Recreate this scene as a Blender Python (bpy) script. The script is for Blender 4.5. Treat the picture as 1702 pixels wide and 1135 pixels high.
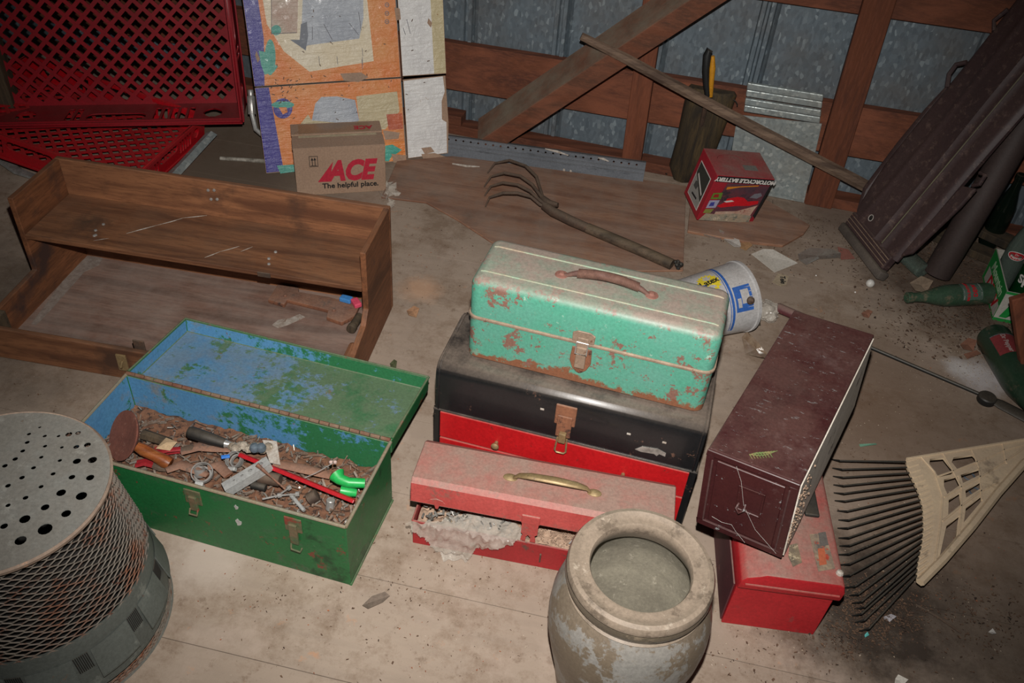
import bpy, bmesh, math, random
from mathutils import Matrix, Vector, Euler, noise
PI = math.pi; R = math.radians
random.seed(7)
sc = bpy.context.scene
col = sc.collection
for o in list(bpy.data.objects): bpy.data.objects.remove(o)

# ---------------------------------------------------------------- camera, light, exposure
CAM_P, CAM_R, FPX = R(40.355), R(4.926), 1486.3
FW = Vector((0, math.cos(CAM_P), -math.sin(CAM_P))); RT = Vector((1, 0, 0)); UP = RT.cross(FW)
CR = math.cos(CAM_R)*RT + math.sin(CAM_R)*UP
CU = -math.sin(CAM_R)*RT + math.cos(CAM_R)*UP
EYE = Vector((0, 0, 1.5))
cd = bpy.data.cameras.new('camera'); cam = bpy.data.objects.new('camera', cd); col.objects.link(cam)
cd.sensor_fit = 'HORIZONTAL'; cd.sensor_width = 36; cd.lens = 36*FPX/1702; cd.clip_start = .05
mm = Matrix((CR, CU, -FW)).transposed().to_4x4(); mm.translation = EYE; cam.matrix_world = mm
sc.camera = cam
sc.view_settings.view_transform = 'Standard'; sc.view_settings.look = 'None'
sc.view_settings.gamma = 1; sc.view_settings.use_curve_mapping = False
sc.view_settings.exposure = 0.0
w = bpy.data.worlds.new('world'); sc.world = w; w.use_nodes = True
w.node_tree.nodes['Background'].inputs[0].default_value = (.75, .85, 1, 1)
w.node_tree.nodes['Background'].inputs[1].default_value = .016
# the camera's pop-up flash, the only real light of the shed
fl = bpy.data.lights.new('flash', 'SPOT'); fl.energy = 218; fl.color = (1, .97, .93)
fl.spot_size = R(84); fl.spot_blend = .95; fl.shadow_soft_size = .012
fo = bpy.data.objects.new('flash', fl); col.objects.link(fo)
fpos = EYE + CU*.13 + CR*.012
def ray(u, v): return FW + CR*((u-851)/FPX) - CU*((v-567.5)/FPX)
aim = ray(830, 575).normalized()
fm = aim.to_track_quat('-Z', 'Y').to_matrix().to_4x4(); fm.translation = fpos; fo.matrix_world = fm

# ---------------------------------------------------------------- measuring helpers (survey of the photograph)
def G(u, v, z=0.0):
    d = ray(u, v); return EYE + d*((z-1.5)/d.z)
def PL(u, v, p, n):
    d = ray(u, v); return EYE + d*((p-EYE).dot(n)/d.dot(n))
WA = Vector((-.041, 2.841, 0)); WD = Vector((.9764, -.2160, 0)); WN = Vector((-.2160, -.9764, 0))
def W(s, off, z): return WA + WD*s + WN*off + Vector((0, 0, z))
def WP(u, v, off):
    X = PL(u, v, WA + WN*off, WN) - WA; return X.dot(WD), X.z

# ---------------------------------------------------------------- materials
def lin(c):
    if isinstance(c, str): c = tuple(int(c[i:i+2], 16)/255 for i in (0, 2, 4))
    return tuple((x/12.92 if x <= .04045 else ((x+.055)/1.055)**2.4) for x in c) + (1,)
MATS = {}
class NT:
    def __init__(s, name):
        s.m = bpy.data.materials.new(name); s.m.use_nodes = True; s.t = s.m.node_tree
        s.b = s.t.nodes['Principled BSDF']; s.tc = s.t.nodes.new('ShaderNodeTexCoord')
    def n(s, ty, **k):
        x = s.t.nodes.new('ShaderNode'+ty)
        for a, b in k.items(): setattr(x, a, b)
        return x
    def l(s, a, b): s.t.links.new(a, b)
    def vec(s, scale=(1, 1, 1), src='Object', rot=(0, 0, 0), loc=(0, 0, 0)):
        mp = s.n('Mapping'); mp.inputs['Scale'].default_value = scale; mp.inputs['Rotation'].default_value = rot
        mp.inputs['Location'].default_value = loc
        if src == 'World':
            g = s.n('NewGeometry'); s.l(g.outputs['Position'], mp.inputs[0])
        else: s.l(s.tc.outputs[src], mp.inputs[0])
        return mp.outputs[0]
    def noise(s, scale, detail=6, vec=None, rough=.6, dist=0):
        x = s.n('TexNoise'); x.inputs['Scale'].default_value = scale; x.inputs['Detail'].default_value = detail
        x.inputs['Roughness'].default_value = rough; x.inputs['Distortion'].default_value = dist
        s.l(vec if vec is not None else s.tc.outputs['Object'], x.inputs['Vector']); return x.outputs[0]
    def ramp(s, f, a, b, c0=(0, 0, 0, 1), c1=(1, 1, 1, 1)):
        x = s.n('ValToRGB'); x.color_ramp.elements[0].position = max(0, min(a, 1)); x.color_ramp.elements[1].position = max(0, min(b, 1))
        x.color_ramp.elements[0].color = c0; x.color_ramp.elements[1].color = c1; s.l(f, x.inputs[0]); return x.outputs[0]
    def mix(s, f, a, b):
        x = s.n('Mix', data_type='RGBA')
        for i, v in ((0, f), (6, a), (7, b)):
            if hasattr(v, 'links') or hasattr(v, 'is_linked'): s.l(v, x.inputs[i])
            else: x.inputs[i].default_value = v
        return x.outputs[2]
    def math(s, op, a, b=0.0):
        x = s.n('Math', operation=op)
        for i, v in ((0, a), (1, b)):
            if isinstance(v, (int, float)): x.inputs[i].default_value = v
            else: s.l(v, x.inputs[i])
        return x.outputs[0]
    def bump(s, f, st, dist=.002):
        x = s.n('Bump'); x.inputs['Strength'].default_value = st; x.inputs['Distance'].default_value = dist
        s.l(f, x.inputs['Height']); s.l(x.outputs[0], s.b.inputs['Normal'])
def surf(name, base, base2=None, sc2=12, layers=(), dust=None, rough=.6, metal=0, bump=.15, bsc=60, spec=.5, coat=0, trans=0, src='Object', alpha=1, stretch=(1, 1, 1), mott=.22, xshift=None):
    """worn surface: two base tones, patches (colour, scale, threshold, softness[, stretch]) and dust that lies on upward faces"""
    if name in MATS: return MATS[name]
    t = NT(name); v = t.vec(stretch, src)
    c = t.mix(t.ramp(t.noise(sc2, 5, v), .35, .65), lin(base), lin(base2 or base))
    for L in layers:
        vv = t.vec(L[4], src) if len(L) > 4 else t.vec((1, 1, 1), src, loc=(L[1]*.37, 1.3, L[2]))
        f = t.math('ADD', t.noise(L[1], 8, vv, .68), t.math('MULTIPLY', t.math('SUBTRACT', t.noise(L[1]*7, 5, vv, .7), .5), .34))
        c = t.mix(t.ramp(f, L[2], L[2]+L[3]), c, lin(L[0]))
    if xshift:
        ax_ = xshift[3] if len(xshift) > 3 else 0
        sx = t.n('SeparateXYZ'); t.l(t.tc.outputs['Object'], sx.inputs[0]); f = t.math('ADD', t.math('ADD', t.math('MULTIPLY', sx.outputs[ax_], xshift[1]), t.math('MULTIPLY', t.noise(8, 8, v, .7), .7)), t.math('MULTIPLY', t.noise(60, 6, v, .7), .5))
        c = t.mix(t.ramp(f, xshift[2], xshift[2]+.06), c, lin(xshift[0]))
    if dust:
        g = t.n('NewGeometry'); sp = t.n('SeparateXYZ'); t.l(g.outputs['Normal'], sp.inputs[0])
        up = t.ramp(sp.outputs[2], .25, .95); nn = t.ramp(t.noise(9, 8, t.vec((1, 1, 1), src), .7), dust[2] if len(dust) > 2 else .2, .55)
        f = t.math('MULTIPLY', t.math('MULTIPLY', up, nn), dust[1]); c = t.mix(f, c, lin(dust[0]))
    hs = t.n('HueSaturation'); mr = t.n('MapRange'); mr.inputs[1].default_value = .3; mr.inputs[2].default_value = .7; mr.inputs[3].default_value = 1-mott; mr.inputs[4].default_value = 1+mott
    t.l(t.noise(170, 6, v, .75), mr.inputs[0]); t.l(mr.outputs[0], hs.inputs['Value']); t.l(c, hs.inputs['Color']); c = hs.outputs[0]
    t.l(c, t.b.inputs['Base Color'])
    t.b.inputs['Roughness'].default_value = rough; t.b.inputs['Metallic'].default_value = metal
    t.b.inputs['Specular IOR Level'].default_value = spec; t.b.inputs['Coat Weight'].default_value = coat; t.b.inputs['Coat Roughness'].default_value = .12
    t.b.inputs['Transmission Weight'].default_value = trans; t.b.inputs['Alpha'].default_value = alpha
    if bump: t.bump(t.noise(bsc, 6, v), bump)
    MATS[name] = t.m; return t.m
def wood(name, c1, c2, c3=None, axis='x', scale=1.0, dust=None, rough=.72, src='Object', rotz=0, dark=None, grain=1.0, spec=.35):
    if name in MATS: return MATS[name]
    t = NT(name); s = {'x': (1.2, 11, 11), 'y': (11, 1.2, 11), 'z': (11, 11, 1.2)}[axis]; s = tuple(a*scale for a in s)
    v = t.vec(s, src, (0, 0, rotz)) if src == 'Object' else t.vec((1, 1, 1), src, (0, 0, rotz))
    if src == 'World':
        m2 = t.n('Mapping'); m2.inputs['Scale'].default_value = s; t.l(v, m2.inputs[0]); v = m2.outputs[0]
    f1 = t.noise(2.2, 6, v, .6, .8); wv = t.n('TexWave'); wv.wave_type = 'RINGS'; wv.rings_direction = {'x': 'X', 'y': 'Y', 'z': 'Z'}[axis]
    wv.inputs['Scale'].default_value = .55*grain; wv.inputs['Distortion'].default_value = 5.5; wv.inputs['Detail'].default_value = 3; t.l(v, wv.inputs[0])
    c = t.mix(t.ramp(wv.outputs[0], .2, .85), lin(c1), lin(c2)); c = t.mix(t.ramp(f1, .42, .66), c, lin(c3 or c1))
    vf = t.noise(14, 4, v, .7); c = t.mix(t.math('MULTIPLY', t.ramp(vf, .47, .62), .55), c, lin(c2)); c = t.mix(t.math('MULTIPLY', t.ramp(t.noise(30, 5, v, .7), .56, .66), .5), c, (lin(c2)[0]*.45, lin(c2)[1]*.45, lin(c2)[2]*.45, 1))
    if dark:
        c = t.mix(t.ramp(t.noise(dark[1], 6, None, .6), dark[2], dark[2]+.12), c, lin(dark[0]))
    if dust:
        g = t.n('NewGeometry'); sp = t.n('SeparateXYZ'); t.l(g.outputs['Normal'], sp.inputs[0])
        f = t.math('MULTIPLY', t.math('MULTIPLY', t.ramp(sp.outputs[2], .25, .95), t.ramp(t.noise(7, 8, None, .7), .3, .7)), dust[1]); c = t.mix(f, c, lin(dust[0]))
    oi = t.n('ObjectInfo'); hs = t.n('HueSaturation'); t.l(c, hs.inputs['Color']); mr = t.n('MapRange'); mr.inputs[3].default_value = .86; mr.inputs[4].default_value = 1.12
    t.l(oi.outputs['Random'], mr.inputs[0]); t.l(mr.outputs[0], hs.inputs['Value']); t.l(hs.outputs[0], t.b.inputs['Base Color'])
    t.b.inputs['Roughness'].default_value = rough; t.b.inputs['Specular IOR Level'].default_value = spec
    t.bump(vf, .25, .0015); MATS[name] = t.m; return t.m
DUST = '94867a'
def flat(name, c, rough=.6, **k): return surf(name, c, rough=rough, bump=k.pop('bump', 0.05), **k)
m_floor = None
def floor_mat():
    t = NT('dusty floor boards'); v = t.vec((1, 1, 1), 'World', (0, 0, R(9)))
    st = t.n('Mapping'); st.inputs['Scale'].default_value = (2, 14, 1); t.l(v, st.inputs[0])
    c = t.mix(t.ramp(t.noise(3, 7, v, .6), .32, .7), lin('978677'), lin('a99888'))
    c = t.mix(t.math('MULTIPLY', t.ramp(t.noise(2.5, 5, st.outputs[0], .6), .45, .75), .35), c, lin('85776b'))
    c = t.mix(t.math('MULTIPLY', t.ramp(t.noise(6, 9, v, .78), .47, .62), .7), c, lin('76614f'))
    c = t.mix(t.math('MULTIPLY', t.ramp(t.noise(22, 8, t.vec((1, 1, 1), 'World', loc=(9, 2, 0)), .75), .57, .66), .55), c, lin('695443'))
    c = t.mix(t.math('MULTIPLY', t.ramp(t.noise(5, 8, t.vec((1, 1, 1), 'World', loc=(1, 8, 0)), .7), .54, .7), .5), c, lin('b5a294'))
    c = t.mix(t.math('MULTIPLY', t.ramp(t.noise(17, 6, t.vec((1, 1, 1), 'World', loc=(3, 7, 0)), .7), .63, .72), .6), c, lin('b98764'))
    c = t.mix(t.math('MULTIPLY', t.ramp(t.noise(150, 3, v, .6), .66, .74), .5), c, lin('5a463a'))
    c = t.mix(t.math('MULTIPLY', t.ramp(t.noise(120, 3, t.vec((1, 1, 1), 'World', loc=(5, 1, 0)), .6), .7, .76), .6), c, lin('cfc0b0'))
    def blob(p, r, colr, amt, sc_=8, c=None):
        mp = t.n('VectorMath', operation='DISTANCE'); g = t.n('NewGeometry'); t.l(g.outputs['Position'], mp.inputs[0]); mp.inputs[1].default_value = (p[0], p[1], 0)
        d = t.math('ADD', t.math('DIVIDE', mp.outputs['Value'], r), t.math('MULTIPLY', t.noise(sc_, 8, v, .75), 1.4))
        f = t.ramp(d, 0, 1, (1, 1, 1, 1), (0, 0, 0, 1)); f2 = t.ramp(t.math('SUBTRACT', 1.75, d), 0, .7)
        return t.mix(t.math('MULTIPLY', f2, amt), c, lin(colr))
    c = blob(G(1630, 628), .085, 'cfc9c9', .85, 22, c); c = blob(G(1595, 612), .05, 'd8d4d2', .7, 40, c)
    c = blob(G(345, 925), .1, 'bdaea2', .6, 14, c); c = blob(G(700, 480), .07, 'c0987a', .6, 20, c)
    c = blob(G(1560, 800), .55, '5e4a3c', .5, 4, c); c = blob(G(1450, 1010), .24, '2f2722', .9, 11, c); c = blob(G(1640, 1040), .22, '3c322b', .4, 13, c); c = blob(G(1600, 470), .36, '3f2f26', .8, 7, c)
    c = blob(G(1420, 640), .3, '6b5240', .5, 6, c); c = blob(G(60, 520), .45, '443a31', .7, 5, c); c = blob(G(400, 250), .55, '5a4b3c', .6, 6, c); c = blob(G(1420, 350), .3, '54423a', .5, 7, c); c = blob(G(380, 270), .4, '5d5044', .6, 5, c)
    t.l(c, t.b.inputs['Base Color']); t.b.inputs['Roughness'].default_value = .92; t.b.inputs['Specular IOR Level'].default_value = .2
    t.bump(t.noise(70, 8, v, .7), .25, .002); return t.m
def galv_mat(name='galvanised steel', a='5e6a74', b='97a3aa', c_='75828b', dirt='6a5b4c'):
    t = NT(name); v = t.vec((1, 1, 1)); vo = t.n('TexVoronoi'); vo.inputs['Scale'].default_value = 115; t.l(t.vec((1, 1, .55), rot=(0, R(20), 0)), vo.inputs[0])
    sp = t.n('SeparateColor'); t.l(vo.outputs['Color'], sp.inputs[0])
    c = t.mix(t.ramp(sp.outputs[0], .1, .9), lin(a), lin(c_)); c = t.mix(t.ramp(sp.outputs[1], .86, .97), c, lin(b))
    c = t.mix(t.math('MULTIPLY', t.ramp(t.noise(3.5, 7, v, .65), .45, .7), .5), c, lin(dirt))
    t.l(c, t.b.inputs['Base Color']); t.l(t.ramp(sp.outputs[2], 0, 1, (.38, .38, .38, 1), (.62, .62, .62, 1)), t.b.inputs['Roughness'])
    t.b.inputs['Metallic'].default_value = .35; t.bump(sp.outputs[0], .06, .0008); return t.m
def glass_mat(name, c, rough=.15, tr=.8):
    return surf(name, c, rough=rough, trans=tr, bump=.1, bsc=20, dust=('6d6355', .55), spec=.5)

# ---------------------------------------------------------------- mesh helpers
class MB:
    def __init__(s): s.v = []; s.f = []; s.mi = []; s.X = Matrix.Identity(4)
    def add(s, vs, fs, mi=0):
        n = len(s.v); s.v += [tuple(s.X @ Vector(p)) for p in vs]; s.f += [tuple(i+n for i in f) for f in fs]; s.mi += [mi]*len(fs); return s
    def box(s, x0, x1, y0, y1, z0, z1, mi=0):
        return s.add([(x0,y0,z0),(x1,y0,z0),(x1,y1,z0),(x0,y1,z0),(x0,y0,z1),(x1,y0,z1),(x1,y1,z1),(x0,y1,z1)],
            [(0,3,2,1),(4,5,6,7),(0,1,5,4),(1,2,6,5),(2,3,7,6),(3,0,4,7)], mi)
    def prism(s, poly, ax, a0, a1, mi=0):
        def P(p, a): return {'x': (a, p[0], p[1]), 'y': (p[0], a, p[1]), 'z': (p[0], p[1], a)}[ax]
        n = len(poly); ar = sum(poly[i][0]*poly[(i+1) % n][1]-poly[(i+1) % n][0]*poly[i][1] for i in range(n))
        if (ar < 0) != (ax == 'y'): poly = poly[::-1]
        return s.add([P(p, a0) for p in poly]+[P(p, a1) for p in poly], [tuple(range(n))[::-1], tuple(range(n, 2*n))]+[(i, (i+1) % n, n+(i+1) % n, n+i) for i in range(n)], mi)
    def tube(s, pts, r, n=8, mi=0, flat=1.0, caps=True):
        pts = [Vector(p) for p in pts]; rr = r if isinstance(r, (list, tuple)) else [r]*len(pts); vs = []; up = None
        for i, p in enumerate(pts):
            d = (pts[min(i+1, len(pts)-1)]-pts[max(i-1, 0)]).normalized()
            if up is None: up = Vector((0, 0, 1)) if abs(d.z) < .9 else Vector((1, 0, 0))
            sd = d.cross(up).normalized(); up = sd.cross(d).normalized()
            for k in range(n):
                a = 2*PI*k/n; vs.append(p+sd*math.cos(a)*rr[i]+up*math.sin(a)*rr[i]*flat)
        m = len(pts); fs = [(i*n+k, i*n+(k+1) % n, (i+1)*n+(k+1) % n, (i+1)*n+k) for i in range(m-1) for k in range(n)]
        if caps: fs += [tuple(range(n))[::-1], tuple(range((m-1)*n, m*n))]
        return s.add(vs, fs, mi)
    def lathe(s, prof, n=40, mi=0, cap0=True, cap1=False):
        vs = [(r*math.cos(2*PI*k/n), r*math.sin(2*PI*k/n), z) for r, z in prof for k in range(n)]; m = len(prof)
        fs = [(i*n+k, i*n+(k+1) % n, (i+1)*n+(k+1) % n, (i+1)*n+k) for i in range(m-1) for k in range(n)]
        if cap0: fs.append(tuple(range(n))[::-1])
        if cap1: fs.append(tuple(range((m-1)*n, m*n)))
        return s.add(vs, fs, mi)
    def rr(s, L, D, r, layers, k=5, mi=0, x0=0, y0=0):
        """stack of rounded rectangles: layers = (inset, z)"""
        vs = []; m = 4*(k+1)
        for ins, z in layers:
            q = max(r-ins, .001)
            for cx, cy, a0 in ((L-ins-q, D-ins-q, 0), (ins+q, D-ins-q, 90), (ins+q, ins+q, 180), (L-ins-q, ins+q, 270)):
                for i in range(k+1):
                    a = R(a0+90*i/k); vs.append((x0+cx+q*math.cos(a), y0+cy+q*math.sin(a), z))
        fs = [(i*m+j, i*m+(j+1) % m, (i+1)*m+(j+1) % m, (i+1)*m+j) for i in range(len(layers)-1) for j in range(m)]
        fs += [tuple(range(m))[::-1], tuple(range((len(layers)-1)*m, len(layers)*m))]
        return s.add(vs, fs, mi)
    def open_box(s, L, D, H, t, x0=0, y0=0, z0=0):
        """tray: outer skin slot 0, inner skin slot 1"""
        o = [(x0, y0), (x0+L, y0), (x0+L, y0+D), (x0, y0+D)]; i = [(x0+t, y0+t), (x0+L-t, y0+t), (x0+L-t, y0+D-t), (x0+t, y0+D-t)]
        vs = [(a, b, z0) for a, b in o]+[(a, b, z0+H) for a, b in o]+[(a, b, z0+H) for a, b in i]+[(a, b, z0+t) for a, b in i]
        s.add(vs, [(3, 2, 1, 0)]+[(k, (k+1) % 4, 4+(k+1) % 4, 4+k) for k in range(4)]+[(4+k, 4+(k+1) % 4, 8+(k+1) % 4, 8+k) for k in range(4)], 0)
        return s.add(vs, [(8+k, 8+(k+1) % 4, 12+(k+1) % 4, 12+k) for k in range(4)]+[(12, 13, 14, 15)], 1)
    def build(s, name, mats, parent=None, bevel=0, smooth=False, label=None, seg=2, sub=0, kind=None):
        me = bpy.data.meshes.new(name); me.from_pydata(s.v, [], s.f)
        for m in (mats if isinstance(mats, (list, tuple)) else [mats]): me.materials.append(m)
        me.polygons.foreach_set('material_index', s.mi)
        if bevel:
            b = bmesh.new(); b.from_mesh(me); bmesh.ops.remove_doubles(b, verts=b.verts, dist=1e-6)
            ed = [e for e in b.edges if len(e.link_faces) == 2 and e.calc_face_angle(0) > .5]
            bmesh.ops.bevel(b, geom=ed, offset=bevel, segments=seg, affect='EDGES', profile=.5, clamp_overlap=True); b.to_mesh(me); b.free()
        if smooth:
            me.polygons.foreach_set('use_smooth', [True]*len(me.polygons)); me.set_sharp_from_angle(angle=R(38))
        me.update(); o = bpy.data.objects.new(name, me); col.objects.link(o)
        if parent: o.parent = parent
        if label: o['label'] = label
        if kind: o['kind'] = kind
        return o
def tag(o, label, cat, group=None, kind=None):
    if label: o['label'] = label
    if cat: o['category'] = cat
    if group: o['group'] = group
    if kind: o['kind'] = kind
    return o
def thing(name, label, cat, M=None, group=None):
    o = bpy.data.objects.new(name, None); o.empty_display_size = .05; col.objects.link(o)
    if M is not None: o.matrix_world = M
    return tag(o, label, cat, group)
def at(x, y, z=0, yaw=0): return Matrix.Translation((x, y, z)) @ Matrix.Rotation(yaw, 4, 'Z')
def frame(o, ex, ey):
    ex = Vector(ex).normalized(); ez = ex.cross(Vector(ey)).normalized(); ey = ez.cross(ex)
    m = Matrix((ex, ey, ez)).transposed().to_4x4(); m.translation = Vector(o); return m
def centre(M, objs=None): return M
def plate(name, outer, holes, thick, mat, parent=None, M=None, label=None, bevel=0, wrap=None):
    """flat sheet with real openings, in its own XY plane, from z=-thick/2 to thick/2"""
    cu = bpy.data.curves.new(name, 'CURVE'); cu.dimensions = '2D'; cu.fill_mode = 'BOTH'; cu.extrude = thick/2; cu.bevel_depth = bevel
    for lp in [outer]+list(holes):
        sp = cu.splines.new('POLY'); sp.points.add(len(lp)-1); sp.use_cyclic_u = True
        for i, p in enumerate(lp): sp.points[i].co = (p[0], p[1], 0, 1)
    return curve_mesh(cu, name, mat, parent, M, label, wrap)
def curve_mesh(cu, name, mat, parent, M, label=None, wrap=None):
    tmp = bpy.data.objects.new('tmp', cu); col.objects.link(tmp); dg = bpy.context.evaluated_depsgraph_get()
    me = bpy.data.meshes.new_from_object(tmp.evaluated_get(dg)); me.name = name; bpy.data.objects.remove(tmp)
    if wrap:
        for v in me.vertices: v.co = wrap(v.co)
    if M is not None: me.transform(M)
    me.materials.clear(); me.materials.append(mat); o = bpy.data.objects.new(name, me); col.objects.link(o)
    if parent: o.parent = parent
    if label: o['label'] = label
    return o
def text(body, size, mat, parent, M, off=0, shear=0, ext=.0003, align='CENTER', label=None, wrap=None, sx=1, name='lettering'):
    cu = bpy.data.curves.new('lettering', 'FONT'); cu.body = body; cu.size = size; cu.offset = off; cu.shear = shear; cu.extrude = ext
    cu.align_x = align; cu.align_y = 'CENTER'; cu.resolution_u = 3
    return curve_mesh(cu, name, mat, parent, M @ Matrix.Diagonal((sx, 1, 1, 1)), label, wrap)
def circ(x, y, r, n=12, a0=0): return [(x+r*math.cos(a0+2*PI*k/n), y+r*math.sin(a0+2*PI*k/n)) for k in range(n)]
def loc3(M, u, v, ax, val):
    """surveyed point on the plane local ax = val of frame M, in local coordinates"""
    i = 'xyz'.index(ax); n = M.to_3x3().col[i].normalized(); X = PL(u, v, M.translation + n*val, n)
    return M.inverted() @ X

# ---------------------------------------------------------------- materials in use
FLOOR = floor_mat(); GALV = galv_mat(a='667179', b='8d999f', c_='717d85'); GALV2 = galv_mat('galvanised steel scrap', '8b9494', 'b4bab6', '9da5a3', '857a6b')
STUD = wood('rough red brown framing timber', '653a27', '794732', '523024', 'x', 1, rough=.8)
STUDV = wood('rough framing timber upright', '663823', '7a4630', '532f22', 'z', 1, rough=.8)
BRACE = wood('dusty brace timber', '6d402c', '7d4d38', '583a2c', 'x', 1, dust=('857a6a', 1.6), rough=.85)
PLY = wood('worn plywood', '8f6a54', '7b5340', 'a2795f', 'x', .8, dust=(DUST, .55), rough=.85, dark=('6a5143', 4, .58))
BENCH = wood('old brown desk wood', '7c5238', '5d3b29', '8f6041', 'x', .9, dust=('7f6a58', .3), rough=.62, dark=('4a3327', 5, .56))
BENCHY = wood('old brown desk wood side', '74492f', '583724', '855437', 'y', .9, dust=('7f6a58', .3), rough=.62, dark=('43302a', 6, .55))
BENCHB = wood('dusty desk base board', '79584a', '5b4136', '8d6f60', 'x', .9, dust=('98897f', .65), rough=.8, dark=('4b3a31', 5, .6))
DARKW = wood('dark weathered timber', '4a3d2e', '2f2820', '5a4a36', 'z', 1, dust=('6d6152', .4), rough=.85)
STICKW = wood('grey brown stick wood', '6a5648', '4d3d33', '7b6655', 'x', 1, rough=.85)
HANDLEW = wood('dark ash handle', '594a3b', '3b3128', '6c5a49', 'x', 1, dust=('85765f', .4), rough=.75)
GREEN = surf('chipped green enamel', '1c6434', '1f5a31', 9, [('3f5a40', 10, .55, .12), ('6d3b2b', 22, .62, .03), ('8b8f7c', 60, .68, .02), ('123f22', 6, .58, .08)], ('7d7a66', .65), rough=.5, bump=.15, coat=.1)
GREENIN = surf('blue paint worn through to green', '4c7fa8', '5589ae', 8, [('2f6b48', 12, .60, .03), ('7a5140', 22, .66, .03), ('837a66', 5, .60, .14)], ('857f6e', .4, .35), rough=.55, bump=.15, xshift=('276840', .42, .70))
RUST = surf('brown rust', '6d4431', '85563c', 20, [('3f2a22', 30, .55, .1), ('a06b45', 60, .66, .06)], (DUST, .3), rough=.85, bump=.4)
RUSTD = surf('dark rusty iron', '42342c', '564336', 25, [('6d4a36', 40, .6, .1)], ('7b6c5c', .45), rough=.8, bump=.4, metal=.2)
MINT = surf('mint green enamel with rust chips', '4d947c', '5b9482', 9, [('7c5a4e', 22, .575, .03), ('7c5a4e', 60, .63, .03), ('8fae9c', 40, .62, .05), ('83897a', 7, .60, .12)], ('94857a', 1.0, .1), rough=.5, bump=.15, bsc=50)
MINTB = surf('mint enamel rusting at the bottom', '4d947c', '5b9482', 9, [('7c5a4e', 22, .56, .03), ('7c5a4e', 60, .62, .03), ('8f6548', 10, .62, .05), ('c2c9ba', 75, .73, .02), ('83897a', 7, .62, .12)], ('94857a', .9), rough=.5, bump=.2, bsc=50, xshift=('7d5038', -8.0, .43, 2))
BEAD = surf('dusty metal edging', 'a08a76', '86705f', 20, [('6d4a3a', 40, .6, .05)], rough=.6, metal=.2)
BLACK = surf('scuffed black enamel', '131416', '1b1b1c', 10, [('5b4338', 26, .64, .04), ('6f6a64', 60, .72, .02)], ('6f6359', .8, .32), rough=.38, bump=.1, coat=.25)
REDD = surf('bright red drawer enamel', 'b5191d', 'a51418', 7, [('6e2420', 30, .67, .04), ('c79a92', 90, .75, .02)], ('9b7064', .6), rough=.45, bump=.06)
PINK = surf('dusty faded red enamel', 'b04a45', 'a63d39', 9, [('8f5148', 22, .56, .08), ('c98b82', 50, .68, .04)], ('93776b', 1.0, .05), rough=.65, bump=.15)
PINKB = surf('scratched deep red enamel', 'a2262a', '8f2325', 9, [('5d3a33', 26, .58, .08), ('b56a62', 50, .70, .04)], ('93776b', .8), rough=.55, bump=.12)
REDB = surf('red toolbox enamel', 'ae1f26', 'a01a21', 8, [('8d3a38', 24, .6, .1), ('c58983', 80, .74, .02)], ('8a6d62', 1.0, .05), rough=.55, bump=.1)
REDDK = surf('maroon of shaded side and rod grip', '5c2b30', '4e2529', 8, [('7d4a4a', 24, .62, .1)], ('80685f', .9), rough=.7, bump=.1)
MAROON = surf('scratched maroon enamel', '3a1a1c', '43201f', 8, [('8a8d8d', 40, .64, .015, (1, 3.2, 1)), ('6d5a58', 6, .56, .25), ('8b7d78', 90, .69, .02), ('2c1416', 5, .55, .2)], ('6a524b', .4, .3), rough=.38, bump=.08, coat=.15)
MAROOND = surf('dusty grey side of file box', 'e0d6c8', 'c8bdae', 10, [('5c4a42', 14, .58, .08, (6, 1, 1)), ('b5aa9b', 40, .66, .05)], rough=.85, bump=.3)
CROCK = surf('salt glazed stoneware with peeling grey slip', '7f7c76', '8d8983', 10, [('6f6252', 8, .49, .03), ('5a4c3d', 4, .54, .1), ('7f776b', 40, .6, .05)], (DUST, .5), rough=.5, bump=.12, coat=.15)
CROCKR = surf('worn tan crock rim', '8f7f6f', '7f7162', 12, [('6a5d50', 18, .56, .08), ('a39585', 20, .64, .06)], rough=.5, bump=.08, coat=.15)
CROCKI = surf('dusty stoneware inside', '8f8877', '7f7869', 14, [('a39b8a', 60, .6, .05)], rough=.8, bump=.2)
ZINC = surf('dull perforated zinc', '8f918c', '7e807a', 9, [('a9aba4', 14, .6, .1), ('b28f79', 60, .71, .03)], (DUST, .35), rough=.55, metal=.25, bump=.1)
ZINCE = surf('rust freckled rim', '94806f', '7e6a5c', 25, [('b58a6d', 50, .6, .05)], rough=.8, bump=.3)
MESHM = surf('rusty expanded mesh', '6b645c', '776c60', 6, [('7a4d36', 7, .5, .12), ('613f30', 30, .54, .1)], rough=.75, metal=.2, bump=.2)
SKIRT = surf('grey green sheet skirt', '606560', '545853', 6, [('7a7d76', 10, .6, .1), ('6d5240', 20, .66, .05)], (DUST, .45), rough=.7, bump=.12)
REDPL = surf('dusty red plastic tray', '8f0f1c', '7d0d18', 5, [('6e1a1e', 14, .6, .1)], ('7a4a44', .35), rough=.45, bump=.05)
REDPL2 = surf('bright red plastic tray', 'b5101d', 'a00f1a', 5, [('8d1a20', 14, .6, .1)], ('8a4a44', .3), rough=.4, bump=.05)
KRAFT = surf('brown corrugated cardboard', 'a08570', '967a65', 6, [('8d6b50', 20, .62, .1)], (DUST, .3), rough=.85, bump=.1, bsc=30)
KRAFTD = surf('packing tape', '7f6a55', '8b7560', 20, rough=.35, bump=.1, coat=.3)
KRAFTW = surf('white label strip', 'b9ad92', 'a89c82', 30, rough=.7)
ACER = flat('red box print', 'b01f35', .7); BLK = flat('black print', '17181a', .6); WHT = flat('white print', 'cfcac4', .6); INK = flat('grey ink', '6b6a72', .7)
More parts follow.
